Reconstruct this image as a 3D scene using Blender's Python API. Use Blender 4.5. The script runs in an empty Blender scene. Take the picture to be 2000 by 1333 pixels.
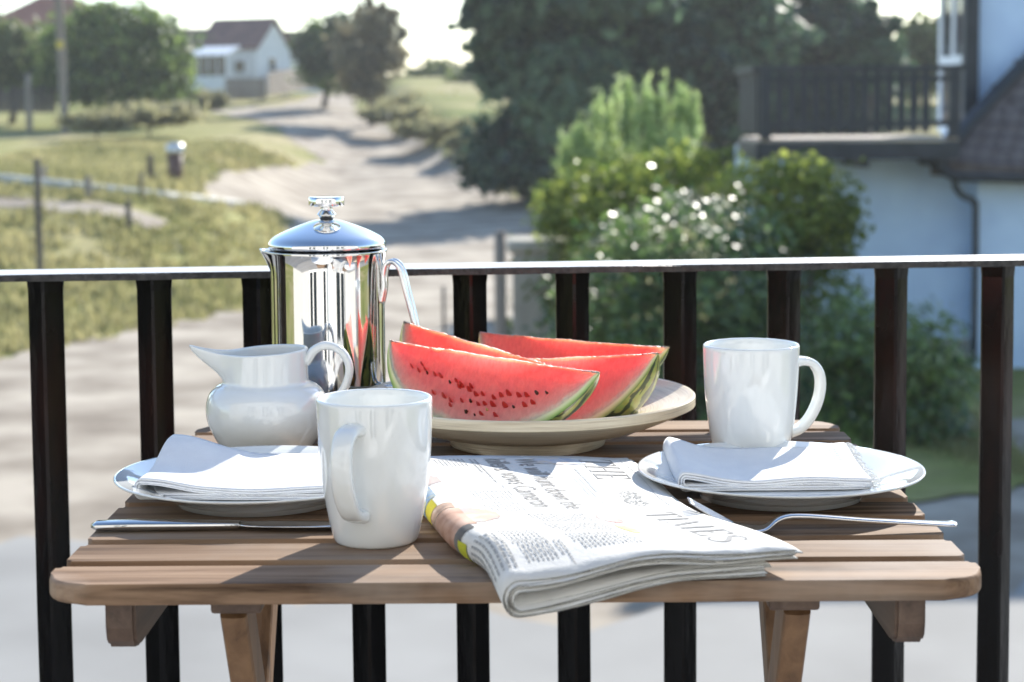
import bpy, bmesh, math, random
import numpy as np
from mathutils import Vector, Matrix
R_ = math.radians
random.seed(7)
sc = bpy.context.scene
COL = sc.collection

# ------------------------------------------------------------------ camera
FPX, CYP, PITCH, ROLL = 3620.0, 498.0, R_(4.63), R_(.437)
EYE = Vector((0, 0, 3.5))
F_ = Vector((0, math.cos(PITCH), -math.sin(PITCH)))
U_ = Vector((0, math.sin(PITCH), math.cos(PITCH)))
X_ = Vector((1, 0, 0))
cam = bpy.data.cameras.new('camera')
cam_o = bpy.data.objects.new('camera', cam)
COL.objects.link(cam_o)
cx_ = X_ * math.cos(ROLL) - U_ * math.sin(ROLL)
cy_ = X_ * math.sin(ROLL) + U_ * math.cos(ROLL)
cam_o.matrix_world = Matrix((
    (cx_.x, cy_.x, -F_.x, EYE.x), (cx_.y, cy_.y, -F_.y, EYE.y),
    (cx_.z, cy_.z, -F_.z, EYE.z), (0, 0, 0, 1)))
cam.sensor_width = 36
cam.lens = 36 * FPX / 2000
cam.shift_y = -(666.5 - CYP) / 2000
cam.clip_start = .05
cam.clip_end = 6000
cam.dof.use_dof = True
cam.dof.focus_distance = 1.43
cam.dof.aperture_fstop = 9.5
sc.camera = cam_o

# ------------------------------------------------------------------ sky, sun, exposure
SUN_AZ, SUN_EL = R_(23), R_(28.5)          # azimuth from +Y towards +X
world = bpy.data.worlds.new('World')
sc.world = world
world.use_nodes = True
wn = world.node_tree
bg = wn.nodes['Background']
sky = wn.nodes.new('ShaderNodeTexSky')
sky.sky_type = 'NISHITA'
sky.sun_disc = False
sky.sun_elevation = SUN_EL
sky.sun_rotation = SUN_AZ
sky.air_density = 1.0
sky.dust_density = .2
sky.ozone_density = 2.0
wn.links.new(sky.outputs[0], bg.inputs[0])
bg.inputs[1].default_value = .14
sun = bpy.data.lights.new('sun', 'SUN')
sun.energy = 4.6
sun.angle = R_(.55)
sun.color = (1, .95, .865)
sun_o = bpy.data.objects.new('sun', sun)
COL.objects.link(sun_o)
sdir = Vector((math.sin(SUN_AZ) * math.cos(SUN_EL), math.cos(SUN_AZ) * math.cos(SUN_EL), math.sin(SUN_EL)))
sun_o.rotation_euler = sdir.to_track_quat('Z', 'Y').to_euler()
sun_o.location = sdir * 60
sc.view_settings.view_transform = 'Standard'
sc.view_settings.look = 'None'
sc.view_settings.exposure = 1.0
sc.view_settings.gamma = 1
sc.view_settings.use_curve_mapping = False
sc.cycles.use_denoising = True
sc.cycles.max_bounces = 8
sc.cycles.diffuse_bounces = 4
sc.cycles.glossy_bounces = 5
sc.cycles.transmission_bounces = 6
sc.cycles.transparent_max_bounces = 8
sc.cycles.sample_clamp_indirect = 8
sc.cycles.caustics_reflective = False
sc.cycles.caustics_refractive = False

# ------------------------------------------------------------------ helpers
def ray(px, py):
    dx, dy = px - 1000, CYP - py
    u = math.cos(ROLL) * dx + math.sin(ROLL) * dy
    v = -math.sin(ROLL) * dx + math.cos(ROLL) * dy
    return F_ + X_ * (u / FPX) + U_ * (v / FPX)

def on(px, py, z):                       # point of the photo on a level plane
    d = ray(px, py)
    return EYE + d * ((z - EYE.z) / d.z)

def at(px, py, Y):                       # point of the photo at a distance
    d = ray(px, py)
    return EYE + d * (Y / d.y)

def tag(o, label=None, cat=None, group=None, kind=None):
    if label: o['label'] = label
    if cat: o['category'] = cat
    if group: o['group'] = group
    if kind: o['kind'] = kind
    return o

def empty(name, loc=(0, 0, 0), rz=0, label=None, cat=None, group=None):
    o = bpy.data.objects.new(name, None)
    COL.objects.link(o)
    o.location = loc
    o.rotation_euler.z = rz
    o.empty_display_size = .05
    return tag(o, label, cat, group)

def link(name, me, mat=None, parent=None, loc=None):
    o = bpy.data.objects.new(name, me)
    COL.objects.link(o)
    if mat is not None and not me.materials: me.materials.append(mat)
    if parent is not None: o.parent = parent
    if loc is not None: o.location = loc
    return o

def mk(name, verts, faces, mat=None, parent=None, smooth=False, attrs=None, loc=None):
    me = bpy.data.meshes.new(name)
    me.from_pydata([tuple(v) for v in verts], [], [tuple(f) for f in faces])
    if smooth:
        me.polygons.foreach_set('use_smooth', [True] * len(me.polygons))
    if attrs:
        for k, a in attrs.items():
            at_ = me.attributes.new(k, 'FLOAT', 'POINT')
            at_.data.foreach_set('value', [float(x) for x in a])
    me.update()
    return link(name, me, mat, parent, loc)

def bm_link(name, bm, mat=None, parent=None, smooth=False, loc=None):
    me = bpy.data.meshes.new(name)
    bmesh.ops.recalc_face_normals(bm, faces=bm.faces)
    bm.to_mesh(me)
    bm.free()
    if smooth: me.polygons.foreach_set('use_smooth', [True] * len(me.polygons))
    return link(name, me, mat, parent, loc)

def box_bm(x0, x1, y0, y1, z0, z1, bev=0, seg=2, bm=None):
    bm = bm or bmesh.new()
    vs = [bm.verts.new(p) for p in ((x0, y0, z0), (x1, y0, z0), (x1, y1, z0), (x0, y1, z0), (x0, y0, z1), (x1, y0, z1), (x1, y1, z1), (x0, y1, z1))]
    fs = [bm.faces.new([vs[i] for i in f]) for f in ((3, 2, 1, 0), (4, 5, 6, 7), (0, 1, 5, 4), (1, 2, 6, 5), (2, 3, 7, 6), (3, 0, 4, 7))]
    if bev:
        es = list({e for f in fs for e in f.edges})
        bmesh.ops.bevel(bm, geom=es, offset=bev, segments=seg, affect='EDGES', profile=.5)
    return bm

def box(name, x0, x1, y0, y1, z0, z1, mat, parent=None, bev=0, seg=2):
    return bm_link(name, box_bm(x0, x1, y0, y1, z0, z1, bev, seg), mat, parent, smooth=False)

def prism_bm(pts, z0, z1, bev=0, seg=2):
    bm = bmesh.new()
    lo = [bm.verts.new((p[0], p[1], z0)) for p in pts]
    hi = [bm.verts.new((p[0], p[1], z1)) for p in pts]
    n = len(pts)
    fl = bm.faces.new(lo[::-1]); fh = bm.faces.new(hi)
    for i in range(n): bm.faces.new((lo[i], lo[(i + 1) % n], hi[(i + 1) % n], hi[i]))
    if bev:
        bmesh.ops.bevel(bm, geom=list(fl.edges) + list(fh.edges), offset=bev, segments=seg, affect='EDGES', profile=.5)
    return bm

def lathe(prof, n=64, deform=None):
    """prof: (r, z) list; returns verts, faces. r == 0 collapses to a pole."""
    V, Fc, rows = [], [], []
    for r, z in prof:
        if r < 1e-7:
            rows.append([len(V)]); V.append((0, 0, z))
        else:
            rows.append(list(range(len(V), len(V) + n)))
            for i in range(n):
                a = 2 * math.pi * i / n
                V.append((r * math.cos(a), r * math.sin(a), z))
    for a, b in zip(rows, rows[1:]):
        for i in range(n):
            j = (i + 1) % n
            if len(a) == 1 and len(b) == 1: continue
            if len(a) == 1: Fc.append((a[0], b[j], b[i]))
            elif len(b) == 1: Fc.append((a[i], a[j], b[0]))
            else: Fc.append((a[i], a[j], b[j], b[i]))
    if deform: V = [deform(Vector(v)) for v in V]
    return V, Fc

def spl(pts, n):
    """Catmull-Rom through tuples, n samples per span."""
    P = [np.array(p, float) for p in pts]
    P = [2 * P[0] - P[1]] + P + [2 * P[-1] - P[-2]]
    out = []
    for i in range(1, len(P) - 2):
        for k in range(n):
            t = k / n
            a, b, c, d = P[i - 1], P[i], P[i + 1], P[i + 2]
            out.append(.5 * ((2 * b) + (c - a) * t + (2 * a - 5 * b + 4 * c - d) * t * t + (3 * b - a - 3 * c + d) * t ** 3))
    out.append(P[-2])
    return out

def loft(path, wid, thk, side, n=10, power=2.0):
    """Sweep a superellipse along path; 'side' is the width direction, thickness lies across it."""
    V, Fc = [], []
    m = len(path)
    side = Vector(side)
    for i in range(m):
        p = Vector(path[i])
        t = (Vector(path[min(i + 1, m - 1)]) - Vector(path[max(i - 1, 0)])).normalized()
        s = (side - t * side.dot(t)).normalized()
        nn = t.cross(s)
        w = wid[i] if hasattr(wid, '__len__') else wid
        h = thk[i] if hasattr(thk, '__len__') else thk
        for k in range(n):
            a = 2 * math.pi * k / n
            c, sn = math.cos(a), math.sin(a)
            e = 2 / power
            V.append(p + s * (w / 2 * math.copysign(abs(c) ** e, c)) + nn * (h / 2 * math.copysign(abs(sn) ** e, sn)))
    for i in range(m - 1):
        for k in range(n):
            j = (k + 1) % n
            Fc.append((i * n + k, i * n + j, (i + 1) * n + j, (i + 1) * n + k))
    Fc.append(tuple(range(n))[::-1])
    Fc.append(tuple(range((m - 1) * n, m * n)))
    return V, Fc

def sst(a, b, x):
    t = min(1, max(0, (x - a) / (b - a)))
    return t * t * (3 - 2 * t)

# ------------------------------------------------------------------ materials
def nmat(name):
    m = bpy.data.materials.new(name)
    m.use_nodes = True
    nt = m.node_tree
    return m, nt, nt.nodes['Principled BSDF'], (lambda t, **k: _node(nt, t, **k)), nt.links.new

def _node(nt, t, **k):
    nd = nt.nodes.new('ShaderNode' + t)
    for a, v in k.items(): setattr(nd, a, v)
    return nd

def c4(c): return (c[0], c[1], c[2], 1)

def pm(name, c1, c2=None, rough=.5, scale=8, detail=6, stretch=None, bump=0, bscale=None, metal=0, lo=.35, hi=.65, rvar=0, **kw):
    m, nt, b, N, L = nmat(name)
    b.inputs['Roughness'].default_value = rough
    b.inputs['Metallic'].default_value = metal
    b.inputs['Base Color'].default_value = c4(c1)
    for k, v in kw.items(): b.inputs[k.replace('_', ' ')].default_value = v
    tc = N('TexCoord'); mp = N('Mapping')
    if stretch: mp.inputs['Scale'].default_value = stretch
    L(tc.outputs['Object'], mp.inputs[0])
    if c2 is not None:
        nz = N('TexNoise'); nz.inputs['Scale'].default_value = scale; nz.inputs['Detail'].default_value = detail
        L(mp.outputs[0], nz.inputs[0])
        rp = N('ValToRGB')
        rp.color_ramp.elements[0].position = lo; rp.color_ramp.elements[1].position = hi
        rp.color_ramp.elements[0].color = c4(c1); rp.color_ramp.elements[1].color = c4(c2)
        L(nz.outputs[0], rp.inputs[0]); L(rp.outputs[0], b.inputs['Base Color'])
        if rvar:
            mr = N('MapRange'); mr.inputs['To Min'].default_value = rough - rvar; mr.inputs['To Max'].default_value = rough + rvar
            L(nz.outputs[0], mr.inputs[0]); L(mr.outputs[0], b.inputs['Roughness'])
    if bump:
        nb = N('TexNoise'); nb.inputs['Scale'].default_value = bscale or scale * 3; nb.inputs['Detail'].default_value = 5
        L(mp.outputs[0], nb.inputs[0])
        bp = N('Bump'); bp.inputs['Strength'].default_value = bump; bp.inputs['Distance'].default_value = .01
        L(nb.outputs[0], bp.inputs['Height']); L(bp.outputs[0], b.inputs['Normal'])
    return m

def leafmat(name, dark, light, rough=.45, trans=.25, spec=.5):
    """foliage: colour varies leaf by leaf through the mesh attribute 'tint'."""
    m, nt, b, N, L = nmat(name)
    a = N('Attribute', attribute_name='tint')
    rp = N('ValToRGB')
    rp.color_ramp.elements[0].color = c4(dark); rp.color_ramp.elements[1].color = c4(light)
    L(a.outputs['Fac'], rp.inputs[0]); L(rp.outputs[0], b.inputs['Base Color'])
    b.inputs['Roughness'].default_value = rough
    b.inputs['Specular IOR Level'].default_value = spec
    if trans:
        tr = N('BsdfTranslucent'); L(rp.outputs[0], tr.inputs[0])
        mx = N('MixShader'); mx.inputs[0].default_value = trans
        L(b.outputs[0], mx.inputs[1]); L(tr.outputs[0], mx.inputs[2])
        L(mx.outputs[0], nt.nodes['Material Output'].inputs[0])
    return m

def woodmat(name, c1, c2, dark, rough=.55, axis=0, gs=1.0, grey=None, spec=.45):
    """long-grained timber; grain runs along the given object axis."""
    m, nt, b, N, L = nmat(name)
    tc = N('TexCoord'); oi = N('ObjectInfo')
    ad = N('VectorMath', operation='ADD')
    mu = N('VectorMath', operation='SCALE'); mu.inputs['Scale'].default_value = 37
    cb = N('CombineXYZ')
    for i in range(3): L(oi.outputs['Random'], cb.inputs[i])
    L(cb.outputs[0], mu.inputs[0]); L(tc.outputs['Object'], ad.inputs[0]); L(mu.outputs[0], ad.inputs[1])
    mp = N('Mapping')
    s = [70 * gs, 70 * gs, 70 * gs]; s[axis] = 3.2 * gs
    mp.inputs['Scale'].default_value = s
    L(ad.outputs[0], mp.inputs[0])
    n1 = N('TexNoise'); n1.inputs['Scale'].default_value = 1; n1.inputs['Detail'].default_value = 7; n1.inputs['Roughness'].default_value = .62; n1.inputs['Distortion'].default_value = .5
    L(mp.outputs[0], n1.inputs[0])
    mp2 = N('Mapping'); s2 = [9 * gs, 9 * gs, 9 * gs]; s2[axis] = 2.0 * gs; mp2.inputs['Scale'].default_value = s2
    L(ad.outputs[0], mp2.inputs[0])
    n2 = N('TexNoise'); n2.inputs['Scale'].default_value = 1; n2.inputs['Detail'].default_value = 3
    L(mp2.outputs[0], n2.inputs[0])
    mixf = N('Math', operation='ADD'); 
    sc1 = N('Math', operation='MULTIPLY'); sc1.inputs[1].default_value = .6; L(n1.outputs[0], sc1.inputs[0])
    sc2 = N('Math', operation='MULTIPLY'); sc2.inputs[1].default_value = .4; L(n2.outputs[0], sc2.inputs[0])
    L(sc1.outputs[0], mixf.inputs[0]); L(sc2.outputs[0], mixf.inputs[1])
    rp = N('ValToRGB'); cr = rp.color_ramp
    cr.elements[0].position = .36; cr.elements[0].color = c4(dark)
    cr.elements[1].position = .63; cr.elements[1].color = c4(c2)
    e = cr.elements.new(.47); e.color = c4(c1)
    L(mixf.outputs[0], rp.inputs[0])
    out = rp.outputs[0]
    if grey:
        n3 = N('TexNoise'); n3.inputs['Scale'].default_value = 7; n3.inputs['Detail'].default_value = 5
        L(ad.outputs[0], n3.inputs[0])
        mr = N('MapRange'); mr.inputs['From Min'].default_value = .48; mr.inputs['From Max'].default_value = .72; mr.inputs['To Max'].default_value = .75
        L(n3.outputs[0], mr.inputs[0])
        mx = N('MixRGB'); mx.inputs[2].default_value = c4(grey)
        L(mr.outputs[0], mx.inputs[0]); L(out, mx.inputs[1]); out = mx.outputs[0]
    hs = N('HueSaturation'); mv = N('MapRange'); mv.inputs['To Min'].default_value = .76; mv.inputs['To Max'].default_value = 1.12
    L(oi.outputs['Random'], mv.inputs[0]); L(mv.outputs[0], hs.inputs['Value']); L(out, hs.inputs['Color'])
    L(hs.outputs[0], b.inputs['Base Color'])
    b.inputs['Roughness'].default_value = rough
    b.inputs['Specular IOR Level'].default_value = spec
    bp = N('Bump'); bp.inputs['Strength'].default_value = .4; bp.inputs['Distance'].default_value = .002
    L(n1.outputs[0], bp.inputs['Height']); L(bp.outputs[0], b.inputs['Normal'])
    return m

M = {}
M['slat'] = woodmat('table_wood', (.215, .139, .090), (.365, .256, .174), (.055, .034, .022), rough=.65, axis=0, grey=(.36, .30, .25), spec=.06)
M['leg'] = woodmat('table_leg_wood', (.165, .088, .042), (.25, .142, .072), (.08, .042, .022), rough=.5, axis=2)
M['rail_wood'] = woodmat('table_rail_wood', (.095, .060, .043), (.14, .092, .066), (.05, .032, .023), rough=.55, axis=1)
M['ceramic'] = pm('white_glazed_ceramic', (.80, .82, .81), rough=.05, Specular_IOR_Level=.7, Coat_Weight=.6, Coat_Roughness=.02, scale=14, bump=.035, bscale=26)
M['steel'] = pm('polished_steel', (.74, .725, .70), (.70, .69, .67), rough=.045, metal=1, scale=6, bump=.012, bscale=7)
M['chrome'] = pm('bright_chrome', (.82, .82, .82), rough=.05, metal=1)
M['cutlery'] = pm('cutlery_steel', (.62, .61, .60), rough=.14, metal=1)
M['gasket'] = pm('black_rubber', (.02, .02, .02), rough=.5)
M['cloth'] = pm('white_cotton', (.83, .83, .83), (.79, .79, .80), rough=.95, scale=60, bump=.25, bscale=900, Sheen_Weight=.3)
M['cloth_thread'] = pm('white_thread', (.8, .8, .78), rough=.95)
M['bamboo'] = None
M['black_paint'] = None
M['newsprint'] = pm('newsprint', (.70, .69, .66), (.64, .63, .60), rough=.9, scale=30, bump=.08, bscale=250)
M['page_edge_shade'] = pm('shaded_newsprint_edges', (.30, .295, .275), (.42, .41, .385), rough=.95, scale=500, detail=3, bump=.6, bscale=600)  # page ends darkened: shade between the sheets put into the colour
M['ink'] = pm('news_ink', (.23, .225, .22), (.33, .325, .32), rough=.85, scale=400)
M['ink_pale'] = pm('pale_news_ink', (.42, .46, .48), (.58, .60, .60), rough=.85, scale=300)

def bamboo():
    m, nt, b, N, L = nmat('pressed_bamboo')
    tc = N('TexCoord'); sp = N('SeparateXYZ'); L(tc.outputs['Object'], sp.inputs[0])
    # rings: coiled strips show as fine lines around the axis
    le = N('VectorMath', operation='LENGTH'); cbx = N('CombineXYZ'); L(sp.outputs[0], cbx.inputs[0]); L(sp.outputs[1], cbx.inputs[1]); L(cbx.outputs[0], le.inputs[0])
    ad = N('Math', operation='ADD'); L(le.outputs['Value'], ad.inputs[0])
    mz = N('Math', operation='MULTIPLY'); mz.inputs[1].default_value = 1.6; L(sp.outputs[2], mz.inputs[0]); L(mz.outputs[0], ad.inputs[1])
    ang = N('Math', operation='ARCTAN2'); L(sp.outputs[1], ang.inputs[0]); L(sp.outputs[0], ang.inputs[1])
    cv = N('CombineXYZ')
    m1 = N('Math', operation='MULTIPLY'); m1.inputs[1].default_value = 620; L(ad.outputs[0], m1.inputs[0]); L(m1.outputs[0], cv.inputs[0])
    m2 = N('Math', operation='MULTIPLY'); m2.inputs[1].default_value = 2.2; L(ang.outputs[0], m2.inputs[0]); L(m2.outputs[0], cv.inputs[1])
    nz = N('TexNoise'); nz.inputs['Scale'].default_value = 1; nz.inputs['Detail'].default_value = 4; L(cv.outputs[0], nz.inputs[0])
    rp = N('ValToRGB'); cr = rp.color_ramp
    cr.elements[0].position = .34; cr.elements[0].color = (.56, .46, .325, 1)
    cr.elements[1].position = .66; cr.elements[1].color = (.82, .73, .56, 1)
    e = cr.elements.new(.48); e.color = (.72, .62, .45, 1)
    L(nz.outputs[0], rp.inputs[0]); L(rp.outputs[0], b.inputs['Base Color'])
    b.inputs['Roughness'].default_value = .38
    bp = N('Bump'); bp.inputs['Strength'].default_value = .15; bp.inputs['Distance'].default_value = .001
    L(nz.outputs[0], bp.inputs['Height']); L(bp.outputs[0], b.inputs['Normal'])
    return m
M['bamboo'] = bamboo()

def blackpaint():
    m, nt, b, N, L = nmat('black_gloss_paint')
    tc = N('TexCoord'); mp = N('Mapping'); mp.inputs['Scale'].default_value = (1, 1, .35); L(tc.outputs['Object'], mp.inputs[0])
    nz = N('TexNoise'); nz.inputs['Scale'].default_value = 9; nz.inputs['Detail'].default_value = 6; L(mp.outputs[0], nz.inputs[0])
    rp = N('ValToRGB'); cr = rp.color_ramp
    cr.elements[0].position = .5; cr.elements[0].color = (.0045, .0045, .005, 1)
    cr.elements[1].position = .72; cr.elements[1].color = (.035, .012, .009, 1)  # red-brown reflection on the bars, put in as random patches of colour
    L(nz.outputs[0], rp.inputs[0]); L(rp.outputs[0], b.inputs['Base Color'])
    b.inputs['Roughness'].default_value = .2
    b.inputs['Specular IOR Level'].default_value = .2
    n2 = N('TexNoise'); n2.inputs['Scale'].default_value = 60; n2.inputs['Detail'].default_value = 4; L(mp.outputs[0], n2.inputs[0])
    bp = N('Bump'); bp.inputs['Strength'].default_value = .22; bp.inputs['Distance'].default_value = .004
    L(n2.outputs[0], bp.inputs['Height']); L(bp.outputs[0], b.inputs['Normal'])
    return m
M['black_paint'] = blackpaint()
M['rail_paint'] = pm('worn_black_paint', (.02, .02, .021), (.06, .058, .056), rough=.4, scale=120, rvar=.08, bump=.4, bscale=300, Specular_IOR_Level=.4)

def fleshmat():
    m, nt, b, N, L = nmat('watermelon_flesh')
    a = N('Attribute', attribute_name='d')
    tc = N('TexCoord')
    nz = N('TexNoise'); nz.inputs['Scale'].default_value = 70; nz.inputs['Detail'].default_value = 5; L(tc.outputs['Object'], nz.inputs[0])
    sb = N('Math', operation='SUBTRACT'); sb.inputs[1].default_value = .5; L(nz.outputs[0], sb.inputs[0])
    ml = N('Math', operation='MULTIPLY'); ml.inputs[1].default_value = .010; L(sb.outputs[0], ml.inputs[0])
    ad = N('Math', operation='ADD'); L(a.outputs['Fac'], ad.inputs[0]); L(ml.outputs[0], ad.inputs[1])
    dv = N('Math', operation='DIVIDE'); dv.inputs[1].default_value = .075; L(ad.outputs[0], dv.inputs[0])
    rp = N('ValToRGB'); cr = rp.color_ramp
    cr.elements[0].position = .09; cr.elements[0].color = (.74, .64, .38, 1)
    cr.elements[1].position = .985; cr.elements[1].color = (.90, .62, .52, 1)  # pale ridge end: grazing sun highlight put into the ramp
    for p, c in ((.135, (.83, .52, .38, 1)), (.19, (.80, .30, .235, 1)), (.40, (.78, .145, .12, 1)), (.72, (.82, .145, .11, 1)), (.86, (.86, .32, .25, 1))):
        e = cr.elements.new(p); e.color = c
    L(dv.outputs[0], rp.inputs[0])
    mpf = N('Mapping'); mpf.inputs['Scale'].default_value = (1, .45, .45); L(tc.outputs['Object'], mpf.inputs[0])
    n2 = N('TexNoise'); n2.inputs['Scale'].default_value = 380; n2.inputs['Detail'].default_value = 5; n2.inputs['Roughness'].default_value = .7; L(mpf.outputs[0], n2.inputs[0])
    mx = N('MixRGB', blend_type='MULTIPLY'); mx.inputs[0].default_value = .5
    r2 = N('ValToRGB'); r2.color_ramp.elements[0].position = .3; r2.color_ramp.elements[0].color = (.72, .5, .5, 1); r2.color_ramp.elements[1].position = .6
    L(n2.outputs[0], r2.inputs[0]); L(rp.outputs[0], mx.inputs[1]); L(r2.outputs[0], mx.inputs[2])
    L(mx.outputs[0], b.inputs['Base Color'])
    b.inputs['Subsurface Weight'].default_value = .85
    b.inputs['Subsurface Radius'].default_value = (1.0, .30, .22)
    b.inputs['Subsurface Scale'].default_value = .03
    b.inputs['Roughness'].default_value = .3
    b.inputs['Specular IOR Level'].default_value = .6
    bp = N('Bump'); bp.inputs['Strength'].default_value = .5; bp.inputs['Distance'].default_value = .0012
    L(n2.outputs[0], bp.inputs['Height']); L(bp.outputs[0], b.inputs['Normal'])
    return m
M['flesh'] = fleshmat()

def rindmat():
    m, nt, b, N, L = nmat('watermelon_rind')
    a = N('Attribute', attribute_name='d'); st = N('Attribute', attribute_name='ang'); xa = N('Attribute', attribute_name='ax')
    rp = N('ValToRGB'); cr = rp.color_ramp          # cut edge of the rind: skin to white
    cr.elements[0].position = 0; cr.elements[0].color = (.075, .16, .03, 1)
    cr.elements[1].position = 1; cr.elements[1].color = (.74, .62, .36, 1)
    for p, c in ((.14, (.23, .36, .075, 1)), (.42, (.52, .60, .24, 1)), (.7, (.70, .68, .40, 1))):
        e = cr.elements.new(p); e.color = c
    dv = N('Math', operation='DIVIDE'); dv.inputs[1].default_value = .0095; L(a.outputs['Fac'], dv.inputs[0]); L(dv.outputs[0], rp.inputs[0])
    # skin: dark broken stripes running from end to end
    cv = N('CombineXYZ')
    mA = N('Math', operation='MULTIPLY'); mA.inputs[1].default_value = 1.0; L(st.outputs['Fac'], mA.inputs[0]); L(mA.outputs[0], cv.inputs[1])
    mX = N('Math', operation='MULTIPLY'); mX.inputs[1].default_value = 17; L(xa.outputs['Fac'], mX.inputs[0]); L(mX.outputs[0], cv.inputs[0])
    nz = N('TexNoise'); nz.inputs['Scale'].default_value = 3.4; nz.inputs['Detail'].default_value = 7; nz.inputs['Roughness'].default_value = .6; nz.inputs['Distortion'].default_value = .4
    L(cv.outputs[0], nz.inputs[0])
    sx = N('Math', operation='SINE')
    k = N('Math', operation='MULTIPLY_ADD'); k.inputs[1].default_value = 13.0; k.inputs[2].default_value = 1.2; L(st.outputs['Fac'], k.inputs[0])
    kk = N('Math', operation='MULTIPLY_ADD'); kk.inputs[1].default_value = 13; L(nz.outputs[0], kk.inputs[0]); L(k.outputs[0], kk.inputs[2])
    L(kk.outputs[0], sx.inputs[0])
    r2 = N('ValToRGB'); c2 = r2.color_ramp
    c2.elements[0].position = .26; c2.elements[0].color = (.028, .055, .022, 1)
    c2.elements[1].position = .46; c2.elements[1].color = (.30, .345, .075, 1)
    h = N('Math', operation='MULTIPLY_ADD'); h.inputs[1].default_value = .5; h.inputs[2].default_value = .5; L(sx.outputs[0], h.inputs[0]); L(h.outputs[0], r2.inputs[0])
    n3 = N('TexNoise'); n3.inputs['Scale'].default_value = 160; n3.inputs['Detail'].default_value = 3
    tc = N('TexCoord'); L(tc.outputs['Object'], n3.inputs[0])
    mo = N('MixRGB', blend_type='OVERLAY'); mo.inputs[0].default_value = .45; L(r2.outputs[0], mo.inputs[1]); L(n3.outputs['Color'], mo.inputs[2])
    hs = N('HueSaturation'); hs.inputs['Saturation'].default_value = .92; L(mo.outputs[0], hs.inputs['Color'])
    gt = N('Math', operation='LESS_THAN'); gt.inputs[1].default_value = .00015; L(a.outputs['Fac'], gt.inputs[0])
    mx = N('MixRGB'); L(gt.outputs[0], mx.inputs[0]); L(rp.outputs[0], mx.inputs[1]); L(hs.outputs[0], mx.inputs[2])
    L(mx.outputs[0], b.inputs['Base Color'])
    b.inputs['Roughness'].default_value = .32
    b.inputs['Subsurface Weight'].default_value = .25
    b.inputs['Subsurface Radius'].default_value = (.8, 1, .35)
    b.inputs['Subsurface Scale'].default_value = .006
    return m
M['rind'] = rindmat()
M['seed_dark'] = pm('ripe_seed', (.03, .014, .008), (.07, .035, .02), rough=.25, scale=300)
M['seed_red'] = pm('seed_pocket', (.42, .018, .014), (.5, .03, .02), rough=.3, scale=200, Subsurface_Weight=.4, Subsurface_Scale=.004)
M['seed_pale'] = pm('pale_seed', (.55, .33, .12), rough=.3)

# background materials
M['grass'] = None
M['gravel'] = pm('sandy_gravel', (.19, .15, .108), (.43, .37, .29), rough=.95, scale=.8, detail=12, bump=.4, bscale=14)
M['concrete'] = pm('pale_concrete', (.235, .228, .212), (.30, .292, .272), rough=.9, scale=.6, detail=10, bump=.15, bscale=20)
M['render_white'] = pm('white_render', (.80, .80, .79), (.74, .74, .73), rough=.85, scale=2.5, bump=.15, bscale=40)
M['shade_render'] = pm('blue_shade_render', (.64, .78, .95), (.57, .70, .88), rough=.85, scale=2.5, bump=.15, bscale=40)  # white wall; the blue of its sky-lit shade is put into the colour
M['black_timber'] = pm('black_timber', (.022, .024, .026), (.04, .042, .045), rough=.55, scale=6)
M['deck'] = woodmat('deck_boards', (.46, .38, .31), (.58, .5, .42), (.2, .15, .11), rough=.8, axis=0, gs=.3)
M['thatch'] = pm('old_roof_tiles', (.10, .078, .07), (.23, .185, .165), rough=.9, scale=5, bump=.5, bscale=20)
M['red_tile'] = pm('red_roof_tiles', (.23, .085, .055), (.33, .14, .09), rough=.85, scale=3)
M['brown_tile'] = pm('brown_roof_tiles', (.15, .085, .07), (.25, .14, .11), rough=.85, scale=2)
M['dark_tile'] = pm('dark_roof_tiles', (.10, .06, .055), (.17, .095, .08), rough=.85, scale=3)
M['glass'] = pm('window_glass', (.02, .025, .03), rough=.05, Specular_IOR_Level=.4)
M['white_paint'] = pm('white_paint', (.8, .8, .79), rough=.4)
M['old_wood'] = woodmat('weathered_wood', (.25, .21, .17), (.36, .31, .26), (.13, .10, .08), rough=.9, axis=2, gs=.25)
M['dark_wood'] = woodmat('dark_post_wood', (.10, .085, .07), (.15, .13, .11), (.05, .04, .035), rough=.9, axis=2, gs=.25)
M['pale_log'] = woodmat('pale_log', (.60, .57, .50), (.72, .69, .61), (.42, .38, .31), rough=.9, axis=0, gs=.25)
M['bark'] = pm('bark', (.09, .07, .055), (.16, .13, .10), rough=.95, scale=6, bump=.5)
M['stone'] = pm('weathered_stone', (.38, .35, .29), (.48, .45, .38), rough=.9, scale=5, bump=.3)
M['bin'] = pm('rusty_brown_steel', (.10, .05, .04), (.15, .08, .06), rough=.6, scale=6)
M['galv'] = pm('galvanised_steel', (.5, .51, .52), (.6, .6, .6), rough=.35, metal=.8, scale=8)
M['house_render'] = pm('white_house_render', (.50, .495, .485), (.46, .455, .445), rough=.85, scale=2.5, bump=.15, bscale=40)
M['floor_tile'] = pm('grey_paving', (.27, .265, .26), (.33, .325, .32), rough=.8, scale=3)
M['leaf_hedge'] = leafmat('glossy_hedge_leaf', (.028, .08, .024), (.25, .37, .085), rough=.36, trans=.5, spec=1.0)
M['leaf_hedge_yellow'] = leafmat('yellow_green_leaf', (.10, .155, .026), (.46, .51, .11), rough=.45, trans=.6)
M['leaf_dark'] = leafmat('cypress_foliage', (.014, .045, .032), (.17, .27, .145), rough=.5, trans=.5)
M['leaf_tam'] = leafmat('tamarisk_foliage', (.25, .36, .13), (.54, .64, .28), rough=.6, trans=.6)
M['leaf_olive'] = leafmat('olive_foliage', (.045, .075, .028), (.27, .31, .11), rough=.6, trans=.5)
M['leaf_mid'] = leafmat('mid_green_foliage', (.032, .068, .022), (.28, .38, .10), rough=.55, trans=.6)
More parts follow.
